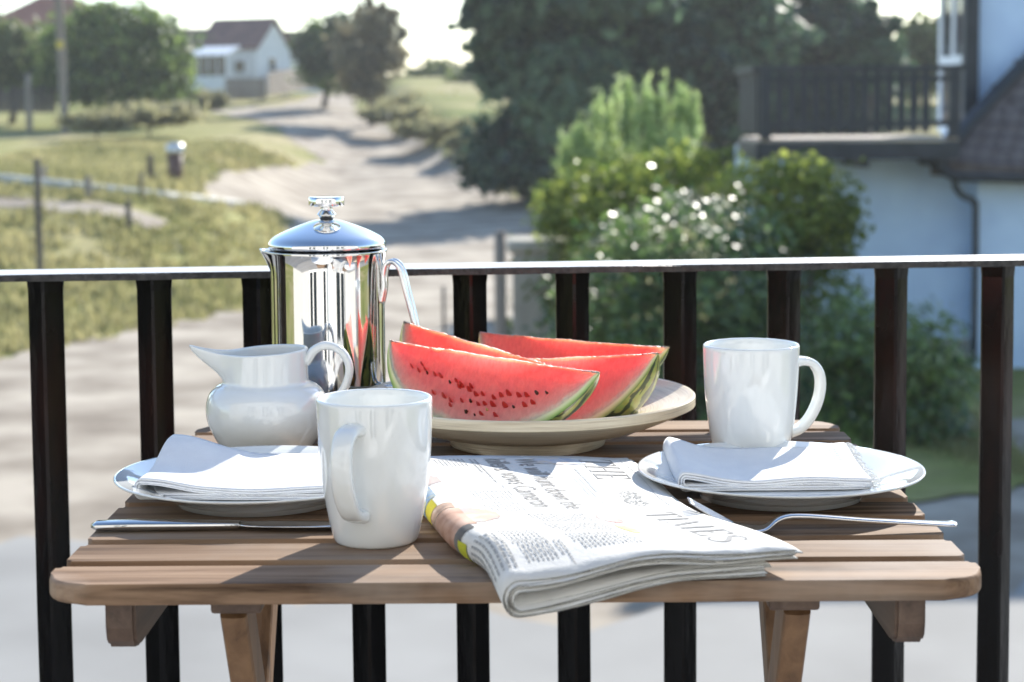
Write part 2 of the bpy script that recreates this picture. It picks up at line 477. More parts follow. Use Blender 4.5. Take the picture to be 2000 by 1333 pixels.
M['leaf_brown'] = leafmat('brownish_foliage', (.10, .095, .055), (.36, .31, .17), rough=.6, trans=.6)
M['leaf_scrub'] = leafmat('dune_scrub', (.20, .20, .10), (.46, .42, .23), rough=.7, trans=.55)
M['blade'] = leafmat('dry_grass_blade', (.17, .18, .06), (.50, .44, .22), rough=.7, trans=.45)

def grassmat():
    m, nt, b, N, L = nmat('rough_grassland')
    tc = N('TexCoord')
    n1 = N('TexNoise'); n1.inputs['Scale'].default_value = .16; n1.inputs['Detail'].default_value = 9; n1.inputs['Roughness'].default_value = .62; L(tc.outputs['Object'], n1.inputs[0])
    rp = N('ValToRGB'); cr = rp.color_ramp
    cr.elements[0].position = .32; cr.elements[0].color = (.15, .185, .042, 1)
    cr.elements[1].position = .72; cr.elements[1].color = (.42, .35, .21, 1)
    for p, c in ((.44, (.225, .235, .07, 1)), (.56, (.32, .29, .125, 1))):
        e = cr.elements.new(p); e.color = c
    L(n1.outputs[0], rp.inputs[0])
    n2 = N('TexNoise'); n2.inputs['Scale'].default_value = 2.5; n2.inputs['Detail'].default_value = 8; L(tc.outputs['Object'], n2.inputs[0])
    mx = N('MixRGB', blend_type='OVERLAY'); mx.inputs[0].default_value = .5; L(rp.outputs[0], mx.inputs[1]); L(n2.outputs[0], mx.inputs[2])
    L(mx.outputs[0], b.inputs['Base Color'])
    b.inputs['Roughness'].default_value = .95
    b.inputs['Specular IOR Level'].default_value = .1
    bp = N('Bump'); bp.inputs['Strength'].default_value = .6; bp.inputs['Distance'].default_value = .12
    L(n2.outputs[0], bp.inputs['Height']); L(bp.outputs[0], b.inputs['Normal'])
    return m
M['grass'] = grassmat()

# ------------------------------------------------------------------ ground, track, road
def zt(x, y):
    z = 4.2 * sst(56, 134, y)
    z += 1.75 * sst(-4.2, -9.5, x + .08 * max(0, min(y, 80) - 45)) * sst(25, 46, y) * (1 - .85 * sst(62, 108, y))
    z += .9 * sst(4, 11, x) * sst(50, 75, y)
    z += 1.35 * sst(.2, 3.6, x + 2.9 + (y - 70) * .16) * sst(60, 82, y)
    z += .05 * math.sin(x * .9 + y * .31) * math.sin(y * .42 - x * .2) * sst(30, 45, y)
    return z

def noise1(x, y):
    return (math.sin(x * 1.7 + y * .9) + math.sin(x * .63 - y * 1.31 + 2) + math.sin(2.9 * x + .4 * y + 1) * .5) / 2.5

def hit(px, py):
    """where the sight line through a point of the photo meets the terrain"""
    d = ray(px, py); t = 8.0
    while t < 160:
        p = EYE + d * t
        if p.z < zt(p.x, p.y): return p
        t += .25
    return EYE + d * 160

TR = ((620, 420, 1030), (600, 480, 1030), (540, 530, 1030), (480, 560, 1040), (430, 545, 1050), (405, 490, 1045), (395, 400, 1040), (360, 385, 930), (335, 430, 905), (318, 640, 885), (300, 600, 865), (275, 570, 820), (250, 545, 770), (232, 480, 725), (218, 410, 700), (206, 555, 692), (190, 610, 692), (176, 640, 692), (160, 655, 690))
def proj(x, y, z):
    d = Vector((x, y, z)) - EYE
    w = d.dot(F_); u, v = d.dot(X_) * FPX / w, d.dot(U_) * FPX / w
    return 1000 + math.cos(ROLL) * u - math.sin(ROLL) * v, CYP - (math.sin(ROLL) * u + math.cos(ROLL) * v)
def on_track(x, y, n):
    if y < 9: return True
    px, py = proj(x, y, zt(x, y))
    if py >= 620:
        return px > -200 + (620 - py) * 2 - 0 and px > 420 - (py - 620) * 5.4 + 40 * n and px < 1030 + (py - 620) * 3
    for a, b in zip(TR, TR[1:]):
        if b[0] <= py <= a[0]:
            t = (py - b[0]) / (a[0] - b[0])
            e = 16 * n * 45 / y
            return b[1] + (a[1] - b[1]) * t + e < px < b[2] + (a[2] - b[2]) * t - e
    return False

def is_gravel(x, y):
    if y > 139: return False
    n = noise1(x, y)
    if on_track(x, y, n): return True
    if 39.3 < y + .4 * n < 40.6 and -16 < x < -7.5: return True        # sandy strip behind the low timber rail
    if y < 16.2 + .3 * n and x > -12: return True
    if y < 20 and x > 5.0 + .3 * n: return True
    return False

xs = list(np.arange(-30, 30.01, .5)); ys = list(np.arange(4, 150.01, .7))
xs = [-3000, -900, -300, -120, -60, -40] + xs + [40, 60, 120, 300, 900, 3000]
ys = [-300, -60, -15, -4] + ys + [160, 180, 220, 300, 500, 1000, 3500]
def lattice(name, keep, dz, mat):
    V, Fc, idx = [], [], {}
    def vid(i, j):
        if (i, j) not in idx:
            idx[i, j] = len(V)
            yy = min(ys[j], 136)
            V.append((xs[i], ys[j], zt(max(-30, min(30, xs[i])), yy) + dz))
        return idx[i, j]
    for i in range(len(xs) - 1):
        for j in range(len(ys) - 1):
            if keep((xs[i] + xs[i + 1]) / 2, (ys[j] + ys[j + 1]) / 2):
                Fc.append((vid(i, j), vid(i + 1, j), vid(i + 1, j + 1), vid(i, j + 1)))
    o = mk(name, V, Fc, mat, smooth=True)
    return tag(o, kind='structure')
lattice('ground', lambda x, y: True, 0, M['grass'])
lattice('sandy_track', lambda x, y: 4 < y < 150 and abs(x) < 30 and is_gravel(x, y), .03, M['gravel'])
V, Fc = [], []
ey = [13.2 + .8 * math.sin(i * .37 + 1) + .5 * math.sin(i * 1.1) + random.Random(i).uniform(-.5, .5) for i in range(121)]
for i in range(121):
    x = -30 + i * .5
    V += [(x, 3.5, .05), (x, ey[i], .05)]
for i in range(120): Fc.append((2 * i, 2 * i + 2, 2 * i + 3, 2 * i + 1))
tag(mk('road', V, Fc, M['concrete']), kind='structure')
def patch(name, cx, cy, rx, ry, mat, dz=.06, seed=0, label=None):
    rn = random.Random(seed); n = 40
    V = [(cx, cy, zt(cx, cy) + dz)]
    for i in range(n):
        a = 2 * math.pi * i / n
        k = 1 + .16 * math.sin(3 * a + seed) + .1 * math.sin(7 * a + 2 * seed)
        x, y = cx + rx * k * math.cos(a), cy + ry * k * math.sin(a)
        V.append((x, y, zt(x, y) + dz))
    tag(mk(name, V, [(0, i + 1, (i + 1) % n + 1) for i in range(n)], mat), kind='structure')
patch('grass_verge', 4.0, 17.4, 1.0, 1.5, M['grass'], seed=2)

# grass blades on the banks: nobody could count them
def blades(name, n, region, hmin, hmax, mat, seed, wide=.03, label=None):
    rg = np.random.default_rng(seed)
    V = np.zeros((n * 3, 3)); T = np.zeros(n * 3); i = 0
    while i < n:
        x0, y0 = region(rg)
        if is_gravel(x0, y0): continue
        z = zt(x0, y0)
        for _ in range(min(14, n - i)):
            a = rg.uniform(0, 6.28); h = rg.uniform(hmin, hmax)
            bx, by = x0 + rg.normal(0, .16), y0 + rg.normal(0, .16)
            lx, ly = rg.normal(0, .3) * h, rg.normal(0, .3) * h
            w = wide * (1 + y0 / 40)
            V[3 * i] = (bx - w * math.cos(a), by - w * math.sin(a), z - .02)
            V[3 * i + 1] = (bx + w * math.cos(a), by + w * math.sin(a), z - .02)
            V[3 * i + 2] = (bx + lx, by + ly, z + h)
            T[3 * i:3 * i + 3] = np.clip(rg.normal(.5 + .3 * noise1(x0 * .5, y0 * .5), .2), 0, 1)
            i += 1
    o = mk(name, V, [(3 * k, 3 * k + 1, 3 * k + 2) for k in range(n)], mat, attrs={'tint': T})
    return tag(o, label, 'grass', kind='stuff')
blades('grass_tufts', 46000, lambda r: (r.uniform(-17, -3.4), 25 + 50 * r.random() ** 1.5), .05, .22, M['blade'], 3, label='dry olive grass tufts over the left bank')
blades('verge_grass', 9000, lambda r: (r.uniform(1.2, 4.9), r.uniform(16.3, 20.5)), .05, .16, M['blade'], 5, .012, label='short grass at the foot of the glossy hedge')

# ------------------------------------------------------------------ foliage
def leaves(blobs, n, size, seed, flat=.5, shell=.45, aspect=1.7, up=.3, tint=(.45, .22), spike=0, bias=(0, 0)):
    """n leaf faces spread through ellipsoid blobs -> verts, faces, tint"""
    rg = np.random.default_rng(seed)
    B = np.array(blobs, float)
    wgt = (B[:, 3] * B[:, 4] * B[:, 5]) ** (2 / 3); wgt /= wgt.sum()
    ib = rg.choice(len(B), n, p=wgt)
    d = rg.normal(size=(n, 3)); d /= np.linalg.norm(d, axis=1)[:, None]
    rad = shell + (1 - shell) * rg.random(n) ** .6
    # uneven outline: clumps pushed in and out
    fr = .22 * np.sin(d[:, 0] * 7 + ib * 2.1) * np.sin(d[:, 2] * 6 + ib) + .14 * np.sin(d[:, 1] * 11 + ib * 3.3) + .12 * np.sin(d[:, 0] * 17 + d[:, 2] * 13 + ib) + np.where(rg.random(n) < .13, rg.random(n) * .42, 0)
    P = B[ib, :3] + d * B[ib, 3:6] * (rad * (1 + fr))[:, None]
    nrm = d * .7 + rg.normal(size=(n, 3)) * .7; nrm[:, 2] += up; nrm[:, 0] += bias[0]; nrm[:, 1] += bias[1]
    nrm /= np.linalg.norm(nrm, axis=1)[:, None]
    ax = rg.normal(size=(n, 3)); ax[:, 2] += spike
    ax -= nrm * (ax * nrm).sum(1)[:, None]; ax /= np.linalg.norm(ax, axis=1)[:, None]
    bx = np.cross(nrm, ax)
    s = size * rg.uniform(.6, 1.35, n)[:, None]
    V = np.empty((n, 4, 3))
    V[:, 0] = P - ax * s * aspect * .5
    V[:, 1] = P - bx * s * .5 + nrm * s * .06
    V[:, 2] = P + ax * s * aspect * .5
    V[:, 3] = P + bx * s * .5 + nrm * s * .06
    q = P / max(size * 7, .25)
    q = q * .55
    cl = np.sin(q[:, 0] * 1.3 + ib) * np.sin(q[:, 2] * 1.7 + 2 * ib) + .6 * np.sin(q[:, 1] * 1.1 + q[:, 2] * .9 + ib * 1.7)
    t = np.clip(rg.normal(tint[0], tint[1], n) + .30 * cl, 0, 1)
    return V.reshape(-1, 3), t.repeat(4)

def leafobj(name, V, T, mat, parent=None, kind=None):
    n = len(V) // 4
    me = bpy.data.meshes.new(name)
    me.vertices.add(4 * n); me.vertices.foreach_set('co', V.astype(np.float32).ravel())
    me.loops.add(4 * n); me.loops.foreach_set('vertex_index', np.arange(4 * n, dtype=np.int32))
    me.polygons.add(n); me.polygons.foreach_set('loop_start', np.arange(0, 4 * n, 4, dtype=np.int32))
    me.update(calc_edges=True)
    a = me.attributes.new('tint', 'FLOAT', 'POINT'); a.data.foreach_set('value', T.astype(np.float32))
    me.materials.append(mat)
    o = link(name, me, None, parent)
    return o

def trunk(parent, base, top, r0, r1, limbs, seed):
    rn = random.Random(seed)
    V, Fc = [], []
    def seg(a, b, ra, rb, nseg=5, wob=.06):
        p = []
        L_ = (Vector(b) - Vector(a)).length
        for i in range(nseg + 1):
            q = Vector(a).lerp(Vector(b), i / nseg)
            if 0 < i < nseg: q += Vector((rn.uniform(-1, 1), rn.uniform(-1, 1), 0)) * L_ * wob
            p.append(q)
        rs = [2 * (ra + (rb - ra) * i / nseg) for i in range(nseg + 1)]
        v, f = loft(p, rs, rs, (1, .1, 0), 7)
        o = len(V); V.extend(v); Fc.extend([tuple(o + k for k in ff) for ff in f])
    seg(base, top, r0, r1)
    for l in limbs:
        t = rn.uniform(.3, .75)
        a = Vector(base).lerp(Vector(top), t)
        seg(a, l, r0 * .45, r0 * .1)
    return mk('trunk', V, Fc, M['bark'], parent, smooth=True)

def tree(name, base, blobs, n, size, mat, label, cat, group=None, r0=.18, seed=1, **kw):
    """tree = trunk with limbs + crown of leaf faces; blobs are absolute (x,y,z,rx,ry,rz)"""
    base = Vector(base)
    o = empty(name, base, 0, label, cat, group)
    bl = [(b[0] - base.x, b[1] - base.y, b[2] - base.z, *b[3:]) for b in blobs]
    top = max(bl, key=lambda b: b[2])
    trunk(o, (0, 0, -.1), (top[0], top[1], top[2]), r0, r0 * .3, [b[:3] for b in bl[:8]], seed)
    V, T = leaves(bl, n, size, seed, **kw)
    leafobj('crown', V, T, mat, o)
    return o

def pblob(px, py, Y, rpx, rpy, ry=None):
    """ellipsoid whose centre and half sizes are read from the photo at distance Y"""
    c = at(px, py, Y)
    rx, rz = rpx * Y / FPX, rpy * Y / FPX
    return (c.x, c.y, c.z, rx, ry or rx, rz)

# big dark cypresses right of the track
CY = [
    ('cypress_tree', 1090, 62, [(1130, -5, 170, 70), (1060, 40, 120, 110), (975, 15, 62, 50), (980, 75, 60, 38), (1010, 130, 60, 50), (1120, 190, 120, 120), (1040, 290, 120, 80), (965, 330, 62, 42), (1080, 330, 110, 50), (1230, 60, 120, 140), (935, 42, 34, 12), (930, 92, 30, 9), (948, 132, 36, 12), (926, 18, 28, 9), (958, -15, 40, 14), (975, 170, 40, 22)],
     'tall dark cypress with skirts to the ground beside the sandy track', 19000, .28),
    ('cypress_tree', 1330, 68, [(1330, -10, 180, 70), (1320, 30, 170, 120), (1390, 160, 150, 110), (1250, 180, 110, 110), (1300, 300, 150, 80), (1440, 60, 120, 100)],
     'dark cypress directly behind the feathery pale green shrub', 15000, .31),
    ('cypress_tree', 1560, 74, [(1540, -5, 120, 60), (1530, 40, 120, 100), (1590, 90, 100, 90), (1500, 190, 140, 90), (1630, 170, 110, 90), (1610, 20, 60, 60)],
     'dark cypress rising behind the black balcony railing', 14000, .32)]
for k, (nm, px, Y, bl, lab, n, s) in enumerate(CY):
    b = at(px, 300, Y); b.z = zt(b.x, Y)
    tree(nm, b, [pblob(x, y, Y + 1.2 * math.sin(i * 2.3), rx, rz) for i, (x, y, rx, rz) in enumerate(bl)], n, s, M['leaf_dark'], lab, 'tree', 'dark cypresses', .3, 11 + k, shell=.4, aspect=2.0, tint=(.4, .26), spike=-.3)
b = at(1705, 200, 70); b.z = zt(b.x, 70)
tree('pine_tree', b, [pblob(1700, 25, 70, 16, 28), pblob(1698, 60, 70, 42, 22), pblob(1735, 48, 70, 24, 16), pblob(1672, 80, 70, 44, 22), pblob(1715, 95, 70, 46, 24), pblob(1700, 130, 70, 60, 40)], 4000, .22, M['leaf_dark'], 'small spiky dark pine against the sky left of the white house', 'tree', None, .15, 31, tint=(.25, .2))
b = at(1790, 200, 82); b.z = zt(b.x, 82)
tree('broadleaf_tree', b, [pblob(1800, 80, 82, 45, 45), pblob(1770, 130, 82, 60, 50), pblob(1830, 120, 82, 60, 60)], 5000, .25, M['leaf_olive'], 'olive green tree just left of the white framed window', 'tree', None, .15, 33)

# feathery tamarisk
b = at(1230, 420, 33); b.z = zt(b.x, 33)
bl = [pblob(1230, 325, 33, 120, 48, .9), pblob(1150, 315, 33, 60, 36, .8), pblob(1300, 300, 33, 55, 55, .8)]
tr_n = random.Random(77)
for i in range(30):
    x = 1095 + 265 * i / 29 + tr_n.uniform(-8, 8)
    top_ = 255 - 95 * sst(1080, 1210, x) + tr_n.uniform(-14, 22) + 15 * sst(1300, 1370, x)
    hgt = tr_n.uniform(45, 75)
    bl.append(pblob(x, top_ + hgt, 33 + tr_n.uniform(-.7, .7), tr_n.uniform(7, 12), hgt, .11))
tree('tamarisk_shrub', b, bl, 6500, .05, M['leaf_tam'], 'feathery pale green tamarisk rising above the hedge', 'shrub', None, .07, 41, shell=.1, aspect=5.0, spike=2.4, tint=(.5, .24))

# glossy hedge and its neighbours
def bush(name, base_px, Y, blobs, n, size, mat, label, group=None, seed=1, **kw):
    b = at(base_px[0], base_px[1], Y); b.z = zt(b.x, Y)
    return tree(name, b, [pblob(x, y, Y + dy, rx, rz, kw.get('ry')) for x, y, rx, rz, dy in blobs], n, size, mat, label, 'shrub', group, .05, seed, **{k: v for k, v in kw.items() if k != 'ry'})
bush('hedge_shrub', (1330, 800), 20.5, [(1330, 480, 150, 110, 0), (1240, 560, 150, 130, .3), (1420, 560, 150, 120, -.3), (1330, 680, 200, 150, 0), (1480, 690, 140, 130, .2), (1180, 660, 130, 130, .3), (1350, 800, 200, 80, 0), (1460, 470, 90, 70, .3)],
     15000, .062, M['leaf_hedge'], 'large glossy dark green shrub sparkling in the sun behind the railing', seed=51, shell=.55, aspect=1.6, tint=(.42, .25), up=1.0, bias=(.45, -.3))
bush('hedge_shrub', (1560, 800), 21.5, [(1580, 410, 105, 80, 0), (1610, 470, 70, 70, .2), (1520, 450, 90, 90, .3), (1560, 340, 75, 40, 0), (1620, 420, 60, 50, 0), (1540, 560, 130, 110, .4), (1470, 360, 70, 50, .4)],
     6500, .058, M['leaf_hedge_yellow'], 'yellow green shrub at the hedge end against the white wall', seed=52, shell=.45, tint=(.25, .24))
bush('hedge_shrub', (1150, 800), 23.5, [(1150, 400, 105, 75, 0), (1090, 430, 55, 50, 0), (1250, 350, 120, 60, .3), (1180, 480, 130, 80, .2), (1350, 330, 90, 50, .4), (1090, 370, 40, 20, 0), (1150, 560, 110, 90, 0)],
     6000, .062, M['leaf_hedge_yellow'], 'yellow tipped shrub at the left end of the hedge', seed=53, shell=.4, tint=(.22, .26))
bush('hedge_shrub', (1740, 900), 18.8, [(1730, 680, 130, 90, 0), (1810, 740, 100, 110, .2), (1690, 780, 120, 110, .3), (1780, 830, 120, 80, 0), (1650, 650, 70, 80, .2), (1630, 840, 120, 70, .2)],
     9000, .055, M['leaf_hedge'], 'low rounded glossy shrub in front of the white wall', seed=54, shell=.5, tint=(.5, .25), up=1.0, bias=(.45, -.3))
bush('hedge_shrub', (1060, 900), 24.5, [(1060, 620, 60, 80, 0), (1120, 640, 80, 110, .2), (1020, 700, 60, 60, .2), (1090, 760, 110, 80, 0)],
     5000, .07, M['leaf_olive'], 'dull olive shrub beside the stone gate pillar', seed=55, shell=.4)

# left bank: round bush, trees by the houses
def far_tree(name, base_px, Y, blobs, n, size, mat, label, group=None, seed=1, cat='tree', r0=.2, **kw):
    b = at(base_px[0], base_px[1], Y); b.z = min(b.z, zt(b.x, Y))
    return tree(name, b, [pblob(x, y, Y + .8 * math.sin(i * 1.9), rx, rz) for i, (x, y, rx, rz) in enumerate(blobs)], n, size, mat, label, cat, group, r0, seed, **kw)
far_tree('round_tree', (230, 200), 92, [(230, 110, 130, 90), (170, 90, 90, 70), (300, 110, 80, 75), (250, 50, 80, 45), (140, 150, 80, 50), (320, 165, 60, 40), (215, 165, 130, 45), (120, 110, 50, 60), (345, 140, 35, 40), (205, 18, 40, 14), (285, 30, 30, 16), (350, 100, 24, 30), (165, 35, 28, 16)],
         10500, .22, M['leaf_mid'], 'big round green tree behind the telegraph pole', seed=61, shell=.5, tint=(.4, .28))
far_tree('broadleaf_tree', (20, 190), 96, [(15, 120, 70, 70), (-60, 90, 80, 90), (50, 150, 50, 50), (20, 70, 40, 30)], 6000, .22, M['leaf_olive'], 'olive tree at the left edge below the red roof', seed=62)
far_tree('broadleaf_tree', (630, 120), 108, [(625, 85, 50, 45), (665, 60, 40, 35), (600, 100, 30, 30), (650, 105, 50, 35), (625, 140, 50, 30), (650, 160, 40, 22)], 5000, .22, M['leaf_mid'], 'dark green tree right of the white cottage', seed=63, tint=(.2, .2))
far_tree('broadleaf_tree', (725, 195), 98, [(725, 45, 36, 45), (690, 85, 45, 45), (755, 75, 34, 40), (735, 120, 50, 40), (705, 140, 42, 34), (765, 35, 22, 22), (720, 175, 40, 25), (775, 115, 26, 30), (690, 165, 30, 25), (680, 120, 34, 40), (722, 6, 13, 20), (700, 22, 9, 18), (748, 18, 12, 16), (786, 66, 14, 14), (670, 66, 14, 16)],
         5200, .2, M['leaf_brown'], 'loose brownish tree beside the top of the track', seed=64, shell=.15, tint=(.45, .25))
for k, (px, py, rx, rz, Y, lab) in enumerate(((870, 160, 90, 42, 128, 'low olive thicket on the skyline right of the track'), (960, 165, 80, 45, 118, 'olive thicket tucked against the tallest cypress'),)):
    far_tree('thicket', (px, py + 30), Y, [(px, py, rx, rz), (px - 40, py + 15, rx * .7, rz * .7), (px + 40, py + 12, rx * .6, rz * .8)], 4500, .28, M['leaf_olive'], lab, seed=70 + k, cat='shrub', r0=.1)
SC_ = ((770, 222, 60, 13, 92, 'pale scrub clump at the foot of the brownish tree'), (850, 250, 75, 15, 84, 'wide scrub clump on the slope right of the track'), (930, 275, 55, 16, 78, 'scrub clump nearest the cypress skirts'), (820, 200, 60, 14, 104, 'upper scrub clump on the slope'),
       (290, 222, 90, 18, 80, 'grey green scrub below the round tree'), (190, 235, 60, 13, 78, 'low scrub around the foot of the telegraph pole'), (400, 195, 40, 14, 100, 'small scrub clump below the cottage fence'))
for k, (px, py, rx, rz, Y, lab) in enumerate(SC_):
    far_tree('scrub_clump', (px, py + rz), Y, [(px, py, rx, rz), (px - rx * .5, py + rz * .3, rx * .5, rz * .7), (px + rx * .5, py + rz * .3, rx * .5, rz * .7)], 3000, .2, M['leaf_scrub'], lab, 'scrub on the dunes', 80 + k, 'shrub', .05, aspect=2.4, spike=1)

# ------------------------------------------------------------------ things on the left bank
def post(name, px, top, base_z, Y, wpx, mat, label, cat='post', group=None, lean=0):
    a = at(px, top, Y); w = wpx * Y / FPX
    o = empty(name, (a.x, Y, base_z), 0, label, cat, group)
    h = a.z - base_z
    bm = bmesh.new(); n = 9
    rows = []
    for i in range(5):
        z = h * i / 4
        k = 1 + .05 * math.sin(i * 2.2 + px)
        rows.append([bm.verts.new((lean * z + w / 2 * k * math.cos(2 * math.pi * j / n), w / 2 * k * math.sin(2 * math.pi * j / n), z - (.1 if i == 0 else 0))) for j in range(n)])
    for r0, r1 in zip(rows, rows[1:]):
        for j in range(n): bm.faces.new((r0[j], r0[(j + 1) % n], r1[(j + 1) % n], r1[j]))
    bm.faces.new(rows[-1])
    bm_link('shaft', bm, mat, o, True)
    return o
post('timber_post', 72, 310, zt(-7.7, 30), 30, 13, M['dark_wood'], 'tall dark timber post at the left edge above the railing')
p = post('telegraph_pole', 112, -330, zt(at(118, 0, 85).x, 85), 85, 17, M['old_wood'], 'grey telegraph pole in front of the round tree', 'pole', lean=-.025)
pz = at(122, 88, 85).z - p.location.z
mk('marker_plate', *loft([(-.025 * pz, -.2, pz - .18), (-.025 * pz, -.2, pz + .18)], .3, .03, (1, 0, 0), 8, 6), pm('yellow_plate', (.6, .45, .05), rough=.5), p)
for px, top, Y, w, m, lab in ((172, 345, 41, 13, 'old_wood', 'squat grey post on the low timber rail'), (293, 303, 46, 12, 'dark_wood', 'dark post left of the litter bin'), (275, 338, 42, 8, 'dark_wood', 'thin dark stake crossing the low timber rail'), (250, 392, 38, 11, 'dark_wood', 'stub post in front of the low timber rail'), (85, 325, 44, 11, 'old_wood', 'pale post beside the tall dark timber post'), (55, 145, 88, 12, 'old_wood', 'weathered post below the left olive tree')):
    a = at(px, top, Y)
    post('fence_post', px, top, zt(a.x, Y) - .05, Y, w, M[m], lab, group='posts on the left bank')
# low timber rail: three logs end to end
LP = [hit(x_, y_ + 4) + Vector((0, 0, .12)) for x_, y_ in ((-30, 352), (150, 372), (320, 391), (470, 406))]
rail_o = empty('timber_edging', LP[1] - Vector((0, 0, .1)), 0, 'low pale timber edging running across the grass bank', 'edging')
for a, b in zip(LP, LP[1:]):
    a, b = a - rail_o.location, b - rail_o.location
    v, f = loft([a, a.lerp(b, .5), b - (b - a).normalized() * .06], .24, .24, (0, 1, 0), 10, 5)
    mk('log', v, f, M['pale_log'], rail_o)
    for q in (.12, .88):
        c = a.lerp(b, q)
        v, f = loft([c - Vector((0, 0, .06)), c - Vector((0, 0, 1.0))], .14, .14, (0, 1, 0), 8)
        mk('support', v, f, M['old_wood'], rail_o)
# litter bin
a = at(343, 356, 48); zb = a.z
bin_o = empty('litter_bin', a, 0, 'brown litter bin with a shiny metal lid on the bank', 'bin')
S = 48 / FPX
v, f = lathe([(0, 0), (13 * S, 0), (14 * S, .02), (15 * S, 56 * S), (0, 56 * S)], 20); mk('drum', v, f, M['bin'], bin_o, True)
v, f = lathe([(0, 56 * S), (17 * S, 56 * S), (18 * S, 60 * S), (18 * S, 70 * S), (14 * S, 75 * S), (0, 77 * S)], 20); mk('lid', v, f, M['galv'], bin_o, True)
# stone gate pillar and gate post
a = at(1048, 620, 24)
gp = empty('gate_pillar', (a.x, 24, 0), 0, 'stone gate pillar with a rounded pale cap', 'pillar')
zc = at(1048, 492, 24).z; zt2 = at(1048, 466, 24).z
box('shaft', -.31, .31, -.31, .31, -.1, zc, M['stone'], gp, .02)
v, f = lathe([(.40, zc), (.42, zc + .03), (.42, zt2 - .08), (.38, zt2 - .03), (.2, zt2), (0, zt2)], 4)
bm = box_bm(-.38, .38, -.38, .38, zc + .002, zt2, .06, 3); bm_link('cap', bm, M['stone'], gp)
a = at(976, 640, 23)
post('gate_post', 976, 452, 0, 23, 24, M['old_wood'], 'grey wooden gate post left of the stone pillar')
post('stake', 866, 560, 0, 22, 7, M['dark_wood'], 'thin dark stake in the grass between two balusters')

# ------------------------------------------------------------------ far houses
def gable_house(name, corner, rz, L_, W_, hw, hr, wall, roof, label, over=.25):
    """long side faces -Y locally, ridge along X; origin at left front corner"""
    o = empty(name, corner, rz, label, 'house')
    V = [(0, 0, -.5), (L_, 0, -.5), (L_, W_, -.5), (0, W_, -.5), (0, 0, hw), (L_, 0, hw), (L_, W_, hw), (0, W_, hw), (0, W_ / 2, hr), (L_, W_ / 2, hr)]
    mk('wall', V, [(0, 1, 5, 4), (2, 3, 7, 6), (1, 2, 6, 9, 5), (3, 0, 4, 8, 7)], wall, o)
    sl = (hr - hw) / (W_ / 2); t = .14
    for s in (0, 1):
        y0, y1 = (-over, W_ / 2) if s == 0 else (W_ + over, W_ / 2)
        z0, z1 = hw - over * sl + .05, hr + .05
        V = [(-over, y0, z0), (L_ + over, y0, z0), (L_ + over, y1, z1), (-over, y1, z1)]
        V += [(x, y, z + t) for x, y, z in V]
        mk('roof', V, [(3, 2, 1, 0), (4, 5, 6, 7), (0, 1, 5, 4), (1, 2, 6, 5), (2, 3, 7, 6), (3, 0, 4, 7)], roof, o)
    return o
def window(parent, x, y, z, w, h, face='y', frame=.08):
    f = .06
    if face == 'y':
        box('window', x, x + w, y - f, y - .004, z, z + h, M['white_paint'], parent)
        wd = parent.children[-1]
        bx_ = box('pane', x + frame, x + w - frame, y - f - .01, y - f + .02, z + frame, z + h - frame, M['glass'], wd)
    else:
        box('window', y + .004, y + f, x, x + w, z, z + h, M['white_paint'], parent)
        wd = parent.children[-1]
        bx_ = box('pane', y + f - .02, y + f + .01, x + frame, x + w - frame, z + frame, z + h - frame, M['glass'], wd)
S = 122 / FPX
c = at(392, 175, 122)
h = gable_house('cottage', c, R_(-24), 128 * S, 4.2, at(0, 98, 122).z - c.z, at(0, 44, 122).z - c.z, M['render_white'], M['brown_tile'], 'white cottage with brown roof and white gable at the end of the track')
window(h, .8, 4.6 * 0 + 0, 1.0, .9, .9); window(h, 2.6, 0, 1.0, .9, .9)
window(h, 1.4, 128 * S, 1.1, .9, 1.0, 'x')
# lean-to conservatory
cv = empty('conservatory', at(372, 172, 118), R_(-20), 'low white glazed lean-to in front of the cottage', 'conservatory')
hw = 62 * S
box('base_wall', 0, 2.6, 0, 1.6, -.5, .7, M['render_white'], cv)
for i in range(4): box('pane', .05 + i * .64, .62 + i * .64, .03, .07, .72, hw - .1, M['glass'], cv)
for i in range(5): box('glazing_bar', i * .64 - .03, i * .64 + .03, 0, .1, .7, hw - .08, M['white_paint'], cv)
mk('roof', [(-.1, -.1, hw - .08), (2.7, -.1, hw - .08), (2.7, 1.7, hw + .45), (-.1, 1.7, hw + .45), (-.1, -.1, hw), (2.7, -.1, hw), (2.7, 1.7, hw + .55), (-.1, 1.7, hw + .55)], [(3, 2, 1, 0), (4, 5, 6, 7), (0, 1, 5, 4), (1, 2, 6, 5), (2, 3, 7, 6), (3, 0, 4, 7)], M['white_paint'], cv)
c = at(335, 175, 138)
gable_house('house', c, R_(0), 60 * 138 / FPX, 4, at(0, 95, 138).z - c.z, at(0, 62, 138).z - c.z, M['render_white'], M['dark_tile'], 'house with dark roof just left of the cottage')
c = at(540, 175, 138)
gable_house('house', c, R_(0), 90 * 138 / FPX, 4, at(0, 108, 138).z - c.z, at(0, 68, 138).z - c.z, M['render_white'], M['dark_tile'], 'house with brown roof half hidden between cottage and dark tree')
